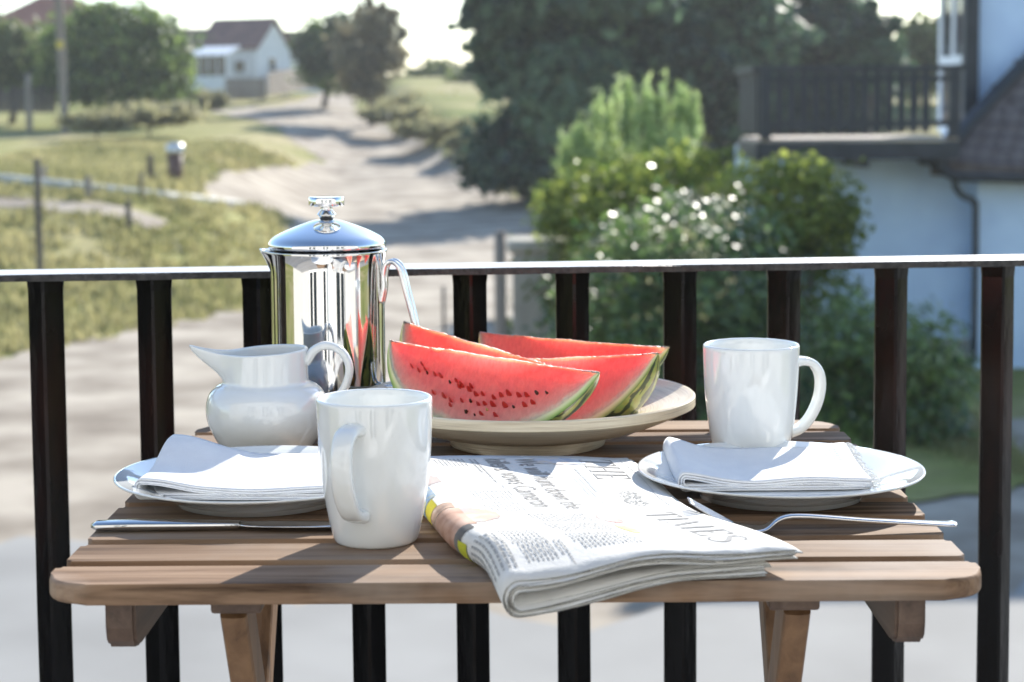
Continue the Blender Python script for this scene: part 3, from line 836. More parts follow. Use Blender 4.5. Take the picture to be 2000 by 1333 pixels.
# hip roofed house far left
c = at(110, 190, 125)
h = empty('house', c, R_(12), 'house with red hipped roof behind the round tree', 'house')
S = 125 / FPX
hw, hr = at(0, 62, 125).z - c.z, at(0, -12, 125).z - c.z
box('wall', -5.0, 5.0, 0, 7, -.5, hw, pm('brick_wall', (.3, .17, .12), (.4, .25, .18), rough=.9, scale=4), h)
V = [(-5.5, -.5, hw), (5.5, -.5, hw), (5.5, 7.5, hw), (-5.5, 7.5, hw), (-1, 3.5, hr), (1.2, 3.5, hr)]
rf = mk('roof', V, [(0, 1, 5, 4), (1, 2, 5), (2, 3, 4, 5), (3, 0, 4), (3, 2, 1, 0)], M['red_tile'], h)
window(h, -3.6, 0, 1.3, 1.1, 1.2); window(h, 1.6, 0, 1.3, 1.1, 1.2)
# board fences by the cottage
def fence(name, p0, p1, h, n, mat, label, gap=.02):
    p0, p1 = Vector(p0), Vector(p1)
    L_ = (p1 - p0).length
    o = empty(name, p0, 0, label, 'fence')
    d = (p1 - p0) / n
    ang = math.atan2(d.y, d.x)
    w = d.length - gap
    bm = box_bm(0, w, -.02, .02, -.3, h); me = bpy.data.meshes.new('board'); bm.to_mesh(me); bm.free(); me.materials.append(mat)
    for i in range(n):
        b = link('board', me, None, o, d * i); b.rotation_euler.z = ang; b.scale.z = random.uniform(.95, 1.04)
    for hz in (.25, .8):
        v, f = loft([Vector((0, .05, h * hz)), (p1 - p0) + Vector((0, .05, h * hz))], .05, .08, (0, 1, 0), 4)
        mk('rail', v, f, mat, o)
    return o
fence('board_fence', at(440, 186, 112), at(520, 186, 112), 1.05, 14, M['old_wood'], 'weathered board fence in front of the cottage')
fence('board_fence', at(524, 178, 113), at(640, 158, 128), 1.15, 18, M['old_wood'], 'board fence climbing to the right along the track')
fence('garden_fence', at(-20, 208, 90), at(110, 208, 90), .95, 20, M['dark_wood'], 'grey garden fence under the left olive tree')

# ------------------------------------------------------------------ white house on the right
HY = 24.5
k = HY / FPX
ho = empty('white_house', (at(1900, 700, HY).x, HY, 0), R_(0), 'white rendered house, blue shade in its wall colour, with tiled porch roof and black balcony on the right', 'house')
hx0 = ho.location.x
def hx(px, y=0): return at(px, 400, HY + y).x - hx0
def hz(py, y=0, px=1750): return at(px, py, HY + y).z
WL = hx(1560)
box('wall', WL, hx(1908), .0, 7, -.2, hz(305), M['shade_render'], ho)                       # under the balcony
box('wall', hx(1909, -.35), hx(2160), -.35, 7, -.2, hz(358, -.35), M['shade_render'], ho)       # porch
UX = hx(1893, .9)
box('wall', UX, UX + 6, .9, 2.55, hz(303), hz(-420), M['shade_render'], ho)                 # upper storey
box('plinth', WL - .03, hx(1908) - .01, -.04, .1, -.2, .35, M['stone'], ho)
box('corner_post', UX - .13, UX + .06, .70, .89, hz(303), hz(-420), M['black_timber'], ho)
# porch roof: a tiled slope with a dark verge rising to the right
ye, yr = -.80, .86
E0, E1 = (hx(1818, ye), ye, hz(322, ye)), (hx(2200, ye), ye, hz(352, ye, 2000))
R0, R1 = (hx(2040, yr), yr, hz(85, yr)), (hx(2200, yr), yr, hz(85, yr))
V = [E0, E1, R1, R0]
ro = mk('porch_roof', V + [(x, y + .04, z - .14) for x, y, z in V], [(0, 1, 2, 3), (7, 6, 5, 4), (0, 4, 5, 1), (1, 5, 6, 2), (2, 6, 7, 3), (3, 7, 4, 0)], M['thatch'], ho)
sl_ = math.atan2(R0[2] - E0[2], yr - ye)
tb = bmesh.new(); box_bm(-.102, .102, -.02, .30, .0, .022, bm=tb); bmesh.ops.rotate(tb, verts=tb.verts, matrix=Matrix.Rotation(sl_, 3, 'X')); tme2 = bpy.data.meshes.new('tile'); tb.to_mesh(tme2); tb.free(); tme2.materials.append(M['thatch'])
nr = 10
for i in range(nr):
    t0 = i / nr
    xl_, xr_ = E0[0] + (R0[0] - E0[0]) * t0 + .06, hx(2070, ye)
    z, y = E0[2] + (R0[2] - E0[2]) * t0 + .03, ye + (yr - ye) * t0
    x = xl_ + (.1 if i % 2 else .2)
    while x < xr_:
        tl = link('tile', tme2, None, ro, (x, y + random.uniform(-.01, .01), z + random.uniform(0, .02) + (E1[2] - E0[2]) * (1 - t0) * (x - E0[0]) / (E1[0] - E0[0])))
        tl.rotation_euler = (random.uniform(-.03, .03), random.uniform(-.04, .04), random.uniform(-.03, .03))
        x += .212
v, f = loft([(E0[0] + .02, ye - .04, E0[2] + .02), ((E0[0] + R0[0]) / 2, (ye + yr) / 2 - .04, (E0[2] + R0[2]) / 2 + .05), (R0[0] + .02, yr - .04, R0[2] + .06)], .2, .12, (1, -.4, .3), 8, 4); mk('verge', v, f, M['black_timber'], ro)
v, f = loft([(hx(1818, -.9), -.86, hz(305, -.9)), (hx(1824, -.9), -.88, hz(324, -.9)), (hx(1862, -.9), -.9, hz(346, -.9)), (hx(2180, -.9), -.9, hz(358, -.9))], .13, .13, (0, 1, 0), 10); mk('gutter', v, f, M['black_timber'], ho, True)
dp = spl([(hx(1866, -.9), -.88, hz(346, -.9)), (hx(1866, -.86), -.86, hz(366, -.86)), (hx(1880, -.7), -.7, hz(384, -.7)), (hx(1902, -.45), -.45, hz(396, -.45)), (hx(1906, -.42), -.42, hz(430, -.42)), (hx(1906, -.42), -.42, .1)], 6)
v, f = loft(dp, .085, .085, (1, 0, .2), 10); mk('downpipe', v, f, M['black_timber'], ho, True)
# balcony
BYF = -1.2
b0, b1 = hx(1487, BYF), hx(1872, BYF)
zd = hz(270, BYF); zf = hz(312, BYF)
for i in range(10): box('deck_board', b0, b1, -1.15 + i * .2, -.97 + i * .2, zd - .04, zd, M['deck'], ho)
box('fascia_beam', b0 - .02, b1, -1.25, -1.17, zf, zd - .045, M['black_timber'], ho)
box('side_beam', b0 - .06, b0 - .021, -1.2, .7, zf, zd - .045, M['black_timber'], ho)
for x in (b0 + .02, (b0 + b1) / 2, b1 - .25): box('bracket', x, x + .12, -1.16, 0, zf - .1, zf - .005, M['black_timber'], ho)
rl = empty('balcony_railing', (0, 0, 0), 0, 'black balcony railing with flat balusters'); rl.parent = ho
zt_ = hz(128, BYF)
box('top_rail', b0 - .12, b1 + .05, -1.27, -1.13, zt_ - .07, zt_, M['black_timber'], rl)
box('mid_rail', b0, b1, -1.23, -1.17, zt_ - .20, zt_ - .14, M['black_timber'], rl)
box('bottom_rail', b0, b1, -1.23, -1.17, zd + .14, zd + .22, M['black_timber'], rl)
for x in (b0 - .02, b1 - .14): box('post', x, x + .13, -1.27, -1.14, zd + .001, zt_ - .071, M['black_timber'], rl)
nb = 13
for i in range(nb):
    x = b0 + .22 + (hx(1806, BYF) - b0 - .22) * i / (nb - 1)
    box('baluster', x - .05, x + .05, -1.222, -1.178, zd + .07, zt_ - .075, M['black_timber'], rl)
for i in range(9):
    y = -1.02 + i * .2
    box('baluster', b0 - .055, b0 - .015, y - .06, y + .06, zd + .07, zt_ - .075, M['black_timber'], rl)
box('side_rail', b0 - .11, b0 + .02, -1.12, .75, zt_ - .07, zt_ - .002, M['black_timber'], rl)
# french window in the side wall, opening onto the balcony
fw = empty('french_window', (0, 0, 0), 0, 'white framed french window opening onto the balcony'); fw.parent = ho
xw, ytop = UX, hz(-300)
zs = zd + .02
for y0, y1 in ((.93, 1.08), (1.60, 1.74), (2.38, 2.53)): box('stile', xw - .07, xw - .004, y0, y1, zs, ytop, M['white_paint'], fw)
for z in (zs, zs + .95, ytop - .1): box('transom', xw - .065, xw - .006, .931, 2.529, z, z + .12, M['white_paint'], fw)
for y0, y1 in ((1.081, 1.599), (1.741, 2.379)): box('pane', xw - .045, xw - .03, y0, y1, zs + .121, ytop - .101, M['glass'], fw)

# ------------------------------------------------------------------ our own balcony: floor, house wall behind the viewer
FZ = 2.48
fl = box('balcony_floor', -3.2, 3.2, -1.2, 2.02, FZ - .18, FZ - .02, M['concrete']); tag(fl, kind='structure')
bm = box_bm(0, .396, 0, .396, 0, .02, .003, 1); tme = bpy.data.meshes.new('paving_tile'); bm.to_mesh(tme); bm.free(); tme.materials.append(M['floor_tile'])
for i in range(16):
    for j in range(8):
        link('paving_tile', tme, None, fl, (-3.2 + .4 * i + .002, -1.2 + .4 * j + .002, FZ - .02))
hw_o = empty('house_wall', (0, -1.2, 0), 0, 'cream house wall with glazed doors behind the balcony table', 'building')
def hb(x0, x1, z0, z1): box('wall', x0, x1, -.3, 0, z0, z1, M['house_render'], hw_o)
DO = ((-2.0, -.95), (-.42, .38), (.98, 2.3))
xe = [-7] + [q for d_ in DO for q in d_] + [7]
for a_, b_ in zip(xe[::2], xe[1::2]): hb(a_, b_, FZ, 4.75)
hb(-7, 7, -.2, FZ - .001); hb(-7, 7, 4.751, 6.2)
for x0, x1 in DO:
    d = empty('glazed_door', (0, 0, 0)); d.parent = hw_o
    for a, b in ((x0, x0 + .10), ((x0 + x1) / 2 - .05, (x0 + x1) / 2 + .05), (x1 - .10, x1)): box('stile', a, b, -.2, -.1, FZ, 4.749, M['white_paint'], d)
    for z in (FZ + .01, 3.3, 4.64):
        for a, b in ((x0 + .101, (x0 + x1) / 2 - .051), ((x0 + x1) / 2 + .051, x1 - .101)): box('rail', a, b, -.19, -.11, z, z + .1, M['white_paint'], d)
    box('pane', x0 + .08, x1 - .08, -.16, -.148, FZ + .1, 4.66, M['glass'], d)
box('eave', -7, 7, -.3, .35, 6.201, 6.4, M['black_timber'], hw_o)

# ------------------------------------------------------------------ balcony railing in front of the view
RA = R_(5)
ry = lambda x: 1.838 + math.tan(RA) * x
ra = empty('iron_railing', (0, 1.838, FZ), RA, 'black painted iron railing with square bars set cornerwise', 'railing')
zr = 3.3412 - FZ
bm = bmesh.new()
n = 90; rn = random.Random(4)
rows = []
for i in range(n + 1):
    x = -3.2 + 6.4 * i / n
    j = lambda: rn.uniform(-.0005, .0005)
    rows.append([bm.verts.new(p) for p in ((x, -.031 + j(), zr - .0068 + j()), (x, .031, zr - .0068), (x, .031, zr - .001), (x, .0298, zr), (x, -.0298 + j(), zr + j() * .5), (x, -.031 + j(), zr - .001))])
for a, b in zip(rows, rows[1:]):
    for k2 in range(6): bm.faces.new((a[k2], b[k2], b[(k2 + 1) % 6], a[(k2 + 1) % 6]))
bm.faces.new(rows[0]); bm.faces.new(rows[-1][::-1])
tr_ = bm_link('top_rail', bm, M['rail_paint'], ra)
tr_.data.materials.append(pm('painted_rail_glare', (.50, .50, .49), (.60, .60, .59), rough=.45, scale=60, Specular_IOR_Level=.8))  # sun and sky glare on the top face, put into a pale colour
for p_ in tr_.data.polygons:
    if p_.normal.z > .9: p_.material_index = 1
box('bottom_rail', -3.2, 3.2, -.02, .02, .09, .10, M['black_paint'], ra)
def bar_mesh(seed):
    rn = random.Random(seed); bm = bmesh.new(); rows = []
    h = zr - .0072 - .101
    zs = [0, .03] + [h * i / 9 for i in range(1, 9)] + [h - .012, h]
    r = .0182; c = .0016
    for i, z in enumerate(zs):
        g = 1.0
        if i >= len(zs) - 1: g = 1.07          # weld bead
        if i == 0: g = 1.06
        row = []
        for q in range(4):
            a = q * math.pi / 2 - math.pi / 2
            ca, sa = math.cos(a), math.sin(a)
            for s in (-1, 1):
                row.append(bm.verts.new((g * ((r - c) * ca - s * c * sa) + rn.uniform(-.0002, .0002), g * ((r - c) * sa + s * c * ca) + rn.uniform(-.0002, .0002), .101 + z)))
        rows.append(row)
    for a, b in zip(rows, rows[1:]):
        for k2 in range(8): bm.faces.new((a[k2], a[(k2 + 1) % 8], b[(k2 + 1) % 8], b[k2]))
    bm.faces.new(rows[0][::-1]); bm.faces.new(rows[-1])
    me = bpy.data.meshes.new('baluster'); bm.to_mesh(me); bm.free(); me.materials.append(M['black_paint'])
    return me
bars = [bar_mesh(i) for i in range(3)]
pxs = [90, 302, 507, 712, 918, 1118, 1328, 1531, 1740, 1948]
xl = []
for px in pxs:
    d = ray(px, 600); t = 1.838 / (d.y - math.tan(RA) * d.x); xl.append((d.x * t) / math.cos(RA))
x = xl[0]
while x > -3.0: x -= .103; xl.append(x)
x = xl[9]
while x < 3.0: x += .106; xl.append(x)
for i, x in enumerate(xl):
    o = link('baluster', bars[i % 3], None, ra, (x, 0, 0))

# ------------------------------------------------------------------ table
TZ = 3.2
TY0, PIT, SLD, STK = 1.1480, .0606, .0462, .0135
ta = empty('folding_table', (0, 1.148, FZ), R_(-.35), 'slatted brown wooden folding table against the railing', 'table')
tz = TZ - FZ
def rounded(x0, x1, y0, y1, r, corners, n=7):
    P = []
    for cxx, cyy, a0, key in ((x1, y0, -90, 'fr'), (x1, y1, 0, 'br'), (x0, y1, 90, 'bl'), (x0, y0, 180, 'fl')):
        rr = r if key in corners else .004
        ox = cxx - rr if cxx == x1 else cxx + rr
        oy = cyy - rr if cyy == y1 else cyy + rr
        for i in range(n):
            a = R_(a0 + 90 * i / (n - 1))
            P.append((ox + rr * math.cos(a), oy + rr * math.sin(a)))
    return P
for i in range(10):
    cs = ('fl', 'fr') if i == 0 else ('bl', 'br') if i == 9 else ()
    hwid = .3005 if i == 0 else .2985
    bm = prism_bm(rounded(-hwid, hwid, -SLD / 2, SLD / 2, .030, cs), -STK, 0, .0028, 3)
    o = bm_link('slat', bm, M['slat'], ta, loc=(0, SLD / 2 + PIT * i, tz))
    for p in o.data.polygons: p.use_smooth = len(p.vertices) == 4 and p.area < 4e-5
# side rails under the slats, rounded at the front
for s in (-1, 1):
    x0, x1 = (-.262, -.2425) if s < 0 else (.2425, .262)
    prof = [(.012, 0), (.578, 0), (.578, -.033), (.026, -.033)] + [(.0195 + .0075 * -math.sin(R_(a)) , -.0255 - .0075 * math.cos(R_(a))) for a in (15, 40, 65, 90)] 
    prof = [(.012, 0), (.578, 0), (.578, -.034), (.030, -.034), (.020, -.032), (.0145, -.027), (.012, -.018)]
    bm = bmesh.new()
    a = [bm.verts.new((x0, y, tz - STK - .0005 + z)) for y, z in prof]; b = [bm.verts.new((x1, y, tz - STK - .0005 + z)) for y, z in prof]
    m_ = len(prof); fa = bm.faces.new(a); fb = bm.faces.new(b[::-1])
    for q in range(m_): bm.faces.new((a[q], b[q], b[(q + 1) % m_], a[(q + 1) % m_]))
    bmesh.ops.bevel(bm, geom=list(fa.edges) + list(fb.edges), offset=.002, segments=2, affect='EDGES')
    bm_link('side_rail', bm, M['rail_wood'], ta)
# legs: two crossing frames
def beam(name, a, b, w, h, mat, side=(1, 0, 0)):
    v, f = loft([a, Vector(a).lerp(Vector(b), .33), Vector(a).lerp(Vector(b), .66), b], w, h, side, 12, 7)
    return mk(name, v, f, mat, ta)
for s in (-1, 1):
    beam('leg', (s * .1845, .054, tz - STK - .011), (s * .1845, .50, .0), .0185, .034, M['leg'])
    beam('leg', (s * .224, .545, tz - STK - .011), (s * .224, .07, .0), .0185, .034, M['leg'])
for s in (-1, 1):
    xx = -.181 if s < 0 else .181
    bm = box_bm(xx - .0165, xx + .0165, .030, .036 + .040, tz - STK - .0145, tz - STK - .0008, .002, 2); bm_link('leg_block', bm, M['rail_wood'], ta)
beam('stretcher', (-.165, .28, .36), (.165, .28, .36), .02, .03, M['leg'], (0, 1, 0))

# ------------------------------------------------------------------ mugs
def mug(loc, rot, label):
    o = empty('coffee_mug', loc, 0, label, 'mug', 'white coffee mugs')
    H = .1003
    outer = spl([(.0268, .0), (.0290, .0022), (.0312, .010), (.0342, .025), (.0367, .042), (.0386, .062), (.0396, .082), (.0400, .0985)], 5)
    inner = spl([(.0366, .0985), (.0360, .082), (.0350, .062), (.0332, .042), (.0305, .025), (.0255, .010), (.015, .0055), (0, .005)], 5)
    lip = [(.0396, .0998), (.0388, H), (.0376, .1001), (.0369, .0993)]
    prof = [(0, .002), (.024, .002), (.0252, 0)] + [tuple(p) for p in outer] + lip + [tuple(p) for p in inner[1:]]
    prof[-1] = (0, prof[-1][1])
    v, f = lathe(prof, 96)
    bo = mk('body', v, f, M['ceramic'], o, True)
    path = spl([(.0370, 0, .0835), (.0455, 0, .0842), (.0545, 0, .0815), (.0605, 0, .0735), (.0620, 0, .062), (.0590, 0, .048), (.0515, 0, .0345), (.0425, 0, .0265), (.0330, 0, .0245)], 5)
    n = len(path)
    wid = [.0150 + .0035 * (abs(i / (n - 1) - .5) * 2) ** 6 for i in range(n)]
    thk = [.0072 + .0035 * (abs(i / (n - 1) - .5) * 2) ** 6 for i in range(n)]
    v, f = loft(path, wid, thk, (0, 1, 0), 20, 2.8)
    c, s = math.cos(rot), math.sin(rot)
    v = [(p[0] * c - p[1] * s, p[0] * s + p[1] * c, p[2]) for p in v]
    mk('handle', v, f, M['ceramic'], o, True)
    return o
mug((-.0955, 1.2635, TZ), R_(-90 - 17), 'white mug at the front beside the newspaper, handle towards the viewer')
mug((.1985, 1.531, TZ), R_(14), 'white mug at the back right behind a napkin plate, handle to the right')

# ------------------------------------------------------------------ dinner plates
def plate(x, y, label):
    o = empty('side_plate', (x, y, TZ), 0, label, 'plate', 'white side plates')
    up = spl([(0, .0075), (.04, .0075), (.062, .0080), (.073, .0105), (.085, .0150), (.098, .0192), (.1075, .0215)], 5)
    lo = spl([(.1085, .0198), (.098, .0166), (.086, .0125), (.074, .0078), (.066, .0042)], 4)
    prof = [tuple(p) for p in up] + [(.1090, .0218), (.1095, .0209)] + [tuple(p) for p in lo] + [(.0640, .0006), (.0615, 0), (.0590, .0012), (.0575, .0035), (0, .0035)]
    prof[0] = (0, .0075)
    v, f = lathe(prof[::-1], 112)
    mk('dish', v, f, M['ceramic'], o, True)
    return o
PL = (-.1945, 1.400); PR = (.2045, 1.4045)
plate(*PL, 'white plate at the left holding the napkin with the raised corner')
plate(*PR, 'white plate at the right holding the fringed napkin')

# ------------------------------------------------------------------ folded cloth / paper stacks
def folded(O, eu, ev, W, L_, Hr, Hf, n, t, zfun, rn, nu=22, nv=14, ujit=.003, vjit=.003, vwave=0, ubot=0, ufun=None, vrag=0):
    """nested folded sheets, fold on the left (u = W); u runs from the open right edge, v from front to back.
       returns [(verts, faces), ...] one per sheet, outermost first, and the surface function of the outer sheet."""
    O, eu, ev = Vector(O), Vector(eu), Vector(ev)
    sheets = []
    def Hu(u): return Hr + (Hf - Hr) * sst(0, W, u)
    def P(u, z, v, top):
        w = O + eu * (u + (ufun(u, v) if ufun else 0)) + ev * v
        w.z += z + zfun(u, v, top)
        return w
    for k in range(n):
        rk = Hf / 2 - k * t
        u0 = rn.uniform(-1, 1) * ujit; u1 = ubot + rn.uniform(-1, 1) * ujit
        v0 = rn.uniform(-1, 1) * vjit if k else 0; ph = rn.uniform(0, 6)
        prof = []
        wl = W - Hf / 2
        for i in range(nu + 1):
            u = u0 + (wl - u0) * i / nu
            prof.append((u, Hu(u) - k * t, 1.0, (0, 1)))
        for i in range(1, 12):
            a = math.pi * i / 12
            prof.append((wl + rk * math.sin(a), Hf / 2 + rk * math.cos(a), .5 + .5 * math.cos(a), (math.sin(a), math.cos(a))))
        for i in range(nu + 1):
            u = wl + (u1 - wl) * i / nu
            prof.append((u, k * t, 0.0, (0, -1)))
        V, Fc = [], []
        m_ = len(prof)
        for side in (0, 1):
            for (u, z, tp, nn) in prof:
                for j in range(nv + 1):
                    v = v0 + (L_ - v0 + rn.uniform(-.0003, .0003)) * j / nv
                    if j == 0: v += vwave * math.sin(u * 55 + ph) + rn.uniform(-1, 1) * vrag
                    off = -side * t * .72
                    V.append(P(u + nn[0] * off, z + nn[1] * off, v, tp))
        q = nv + 1
        for i in range(m_ - 1):
            for j in range(nv):
                a, b, c, d = i * q + j, (i + 1) * q + j, (i + 1) * q + j + 1, i * q + j + 1
                Fc.append((a, d, c, b))
                s = m_ * q
                Fc.append((a + s, b + s, c + s, d + s))
            for j in (0, nv):
                a, b = i * q + j, (i + 1) * q + j; s = m_ * q
                Fc.append((a, b, b + s, a + s) if j == 0 else (b, a, a + s, b + s))
        for i in (0, m_ - 1):
            for j in range(nv):
                a, b = i * q + j, i * q + j + 1; s = m_ * q
                Fc.append((b, a, a + s, b + s) if i == 0 else (a, b, b + s, a + s))
        sheets.append((V, Fc))
    def surf(u, v, lift=.0004):
        """outer face of the outer sheet; u beyond the flat part wraps round the fold"""
        wl = W - Hf / 2
        if u <= wl: return P(u, Hu(u) + lift, v, 1.0)
        a = min(math.pi, (u - wl) / (Hf / 2))
        r = Hf / 2 + lift
        return P(wl + r * math.sin(a), Hf / 2 + r * math.cos(a), v, .5 + .5 * math.cos(a))
    return sheets, surf

def napkin(O, ang, W, L_, Hr, Hf, n, t, zfun, seed, label, fringe=False, nv=16):
    eu = Vector((-math.cos(ang), -math.sin(ang), 0)); ev = Vector((-math.sin(ang), math.cos(ang), 0))
    rn = random.Random(seed)
    sh, sf = folded(O, eu, ev, W, L_, Hr, Hf, n, t, zfun, rn, nu=26, nv=nv, ujit=.0015, vjit=.0015, vwave=.0006)
    o = empty('napkin', O, 0, label, 'napkin', 'white folded napkins')
    V, Fc = [], []
    for v, f in sh:
        k2 = len(V); V += [p - Vector(O) for p in v]; Fc += [tuple(k2 + i for i in q) for q in f]
    mk('cloth', V, Fc, M['cloth'], o, True)
    if fringe:
        V, Fc = [], []
        for i in range(70):
            v0 = L_ * i / 69
            a = sf(-.001, v0, -.001) - Vector(O); ln = rn.uniform(.003, .008)
            b = a + eu * -ln + ev * rn.uniform(-.003, .003) + Vector((0, 0, rn.uniform(-.004, .001)))
            vv, ff = loft([a, a.lerp(b, .5) + Vector((0, 0, .001)), b], .0009, .0009, (0, 0, 1), 5)
            k2 = len(V); V += vv; Fc += [tuple(k2 + q for q in f_) for f_ in ff]
        for i in range(7):                                         # loose threads at the front corner
            a = sf(.002, .002, -.004) - Vector(O)
            b = a + Vector((rn.uniform(.008, .02), rn.uniform(-.004, .006), rn.uniform(-.004, .008)))
            vv, ff = loft([a, a.lerp(b, .5) + Vector((0, -.001, -.001)), b], .0008, .0008, (0, 0, 1), 5)
            k2 = len(V); V += vv; Fc += [tuple(k2 + q for q in f_) for f_ in ff]
        fr_ = mk('fringe', V, Fc, M['cloth_thread'], o)
        fr_['kind'] = 'stuff'
        V, Fc = [], []                                             # drawn-thread hem stitches
        for r in range(3):
            for i in range(22):
                u = .009 + .004 * r; v0 = L_ * (i + .5) / 22
                qd = [sf(u, v0, .0007), sf(u + .0022, v0, .0007), sf(u + .0022, v0 + .0013, .0007), sf(u, v0 + .0013, .0007)]
                k2 = len(V); V += [p - Vector(O) for p in qd]; Fc.append((k2, k2 + 1, k2 + 2, k2 + 3))
        hm = mk('hem_stitching', V, Fc, pm('blue_grey_thread', (.50, .54, .64), rough=.9), o); hm['kind'] = 'stuff'
    return o
# right napkin: fold at left, fringe at right
fr = on(1700, 948, TZ + .012)
def zr_(u, v, top):
    w = .147
    return .0085 + top * (-.0045 * math.exp(-((u - .092) / .03) ** 2) * (1 - .6 * v / .1) + .0075 * sst(.11, .147, u) * (.35 + .65 * sst(0, .09, v)) + .004 * sst(.03, 0, u) * sst(.02, .1, v) - .0014 * sst(.045, 0, u) * (1 - v / .1)) + .0035 * sst(.05, .105, v)
napkin((fr.x + .001, fr.y + .002, TZ), R_(1.5),   .1465, .105, .0090, .0125, 3, .0019, zr_, 3, 'white fringed napkin folded on the right plate', True)
# left napkin: raised back corner
fl_ = on(640, 972, TZ + .012)
def zl_(u, v, top):
    z = .0085 + .0035 * sst(.05, .1, v)
    z += top * (-.003 * math.exp(-((u - .07) / .04) ** 2) * (1 - v / .13) + .005 * sst(.105, .15, u) * (1 - .4 * v / .1))
    z += (.003 + .0095 * top) * sst(.075, .150, u - .25 * (v - .1)) * sst(.035, .105, v)
    return z
napkin((fl_.x + .012, fl_.y + .006, TZ), R_(-3), .1585, .112, .0105, .0105, 3, .0016, zl_, 9, 'white folded napkin with raised corner on the left plate')

# ------------------------------------------------------------------ newspaper
NA = R_(13.0)
neu = Vector((-math.cos(NA), -math.sin(NA), 0)); nev = Vector((-math.sin(NA), math.cos(NA), 0))
NO = Vector((.180, 1.160, TZ + .0008))
NW, NL = .192, .335
def zn(u, v, top):
    over = sst(.055, .0, v) * sst(.07, .19, u)
    z = -.0165 * over
    z += top * (.0011 * math.sin(u * 62 + 1.2) * sst(.12, 0, v) + .0012 * math.sin(v * 21 + u * 9))
    z += top * -.0025 * sst(.20, .335, v) * sst(.05, 0, u)
    return z
rn = random.Random(12)
sheets, nsurf = folded(NO, neu, nev, NW, NL, .0150, .0225, 9, .00078, zn, rn, nu=34, nv=22, ujit=.0045, vjit=.0036, vwave=.0016, ubot=.019, vrag=.0004,
    ufun=lambda u, v: .013 * sst(.01, .13, v) + .015 * sst(.13, .0, u) * math.exp(-((v - .15) / .09) ** 2))
npo = empty('newspaper', NO, 0, 'folded newspaper hanging over the front edge of the table', 'newspaper')
for v, f in sheets:
    pg = mk('page', [p - NO for p in v], f, M['newsprint'], npo, True)
    pg.data.materials.append(M['page_edge_shade'])
    for p_ in pg.data.polygons:
        if p_.area < 1e-5 and abs(p_.normal.dot(nev)) > .7: p_.material_index = 1; p_.use_smooth = False

def decal(name, polys, mat, parent=None, lift=.0004, smooth=True):
    """polys: list of lists of (u, v) on the page"""
    V, Fc = [], []
    for pl in polys:
        k2 = len(V)
        V += [nsurf(u, v, lift) - NO for u, v in pl]
        Fc.append(tuple(range(k2, k2 + len(pl))))
    return mk(name, V, Fc, mat, parent or npo)

# masthead glyphs with serifs: unit height, polygons in (x, y)
def rect(x0, y0, x1, y1): return [(x0, y0), (x1, y0), (x1, y1), (x0, y1)]
def serif(x, y, w=.2, h=.035): return rect(x - w / 2, y, x + w / 2, y + h)
def ribbon(pts, ws):
    out = []; P = spl(pts, 6); Wd = [float(w[0]) for w in spl([(w,) for w in ws], 6)]
    for i in range(len(P) - 1):
        def off(j):
            a, b = P[max(0, j - 1)], P[min(len(P) - 1, j + 1)]
            d = b - a; d = d / (np.linalg.norm(d) + 1e-9); return np.array((-d[1], d[0])) * Wd[j] / 2
        a, b = off(i), off(i + 1)
        out.append([tuple(P[i] + a), tuple(P[i + 1] + b), tuple(P[i + 1] - b), tuple(P[i] - a)])
    return out
G = {
 'T': (.82, [rect(.34, 0, .48, 1), serif(.41, 0, .34), rect(.02, .955, .80, 1), [(.02, .955), (.02, .70), (.05, .70), (.12, .955)], [(.80, .955), (.80, .70), (.77, .70), (.70, .955)]]),
 'H': (.98, [rect(.13, 0, .27, 1), rect(.71, 0, .85, 1), rect(.27, .48, .71, .525), serif(.2, 0, .32), serif(.2, .965, .32), serif(.78, 0, .32), serif(.78, .965, .32)]),
 'E': (.80, [rect(.13, 0, .27, 1), rect(.05, 0, .72, .045), rect(.05, .955, .68, 1), rect(.27, .48, .50, .525), [(.72, 0), (.74, .28), (.71, .28), (.62, .045)], [(.68, 1), (.70, .74), (.67, .74), (.58, .955)], rect(.48, .40, .51, .61)]),
 'I': (.42, [rect(.14, 0, .28, 1), serif(.21, 0, .34), serif(.21, .965, .34)]),
 'M': (1.12, [rect(.14, 0, .185, 1), rect(.83, 0, .97, 1), [(.10, 1), (.27, 1), (.56, .12), (.50, .0)], [(.83, 1), (.79, .96), (.50, 0), (.53, 0)], serif(.16, 0, .28), serif(.90, 0, .32), serif(.92, .965, .24), serif(.16, .965, .2)]),
 'S': (.68, ribbon([(.58, .74), (.56, .90), (.36, .985), (.14, .90), (.12, .70), (.32, .55), (.52, .42), (.58, .24), (.44, .05), (.24, .015), (.08, .12), (.06, .28)], [.03, .05, .05, .08, .13, .14, .14, .12, .07, .05, .05, .03]) + [rect(.565, .68, .60, .99), rect(.045, .01, .08, .34)]),
}
def masthead(word, v_start, u_top, size, gap=.06):
    x = 0
    for ch in word:
        adv, pg = G[ch]
        decal('letter', [[(u_top + (1 - y) * size, v_start - (x + px_) * size) for px_, y in p] for p in pg], M['ink'])
        x += adv + gap
masthead('THE', .3235, .0175, .0280)
masthead('TIMES', .126, .0175, .0245, .05)
# crest between the two words
rn = random.Random(5); pc = []
for i in range(150):
    a = rn.uniform(0, 6.28); r = rn.random() ** .5
    u, v = .031 + .0115 * r * math.cos(a) * (.6 + .4 * abs(math.sin(2 * a))), .176 + .030 * r * math.sin(a)
    s = rn.uniform(.0006, .0017)
    b_ = rn.uniform(0, 3)
    pc.append([(u + s * math.cos(b_ + k2 * 1.57) * (1.6 if k2 % 2 else .6), v + s * math.sin(b_ + k2 * 1.57) * (1.6 if k2 % 2 else .6)) for k2 in range(4)])
decal('crest', pc, pm('crest_ink', (.33, .33, .32), rough=.9))

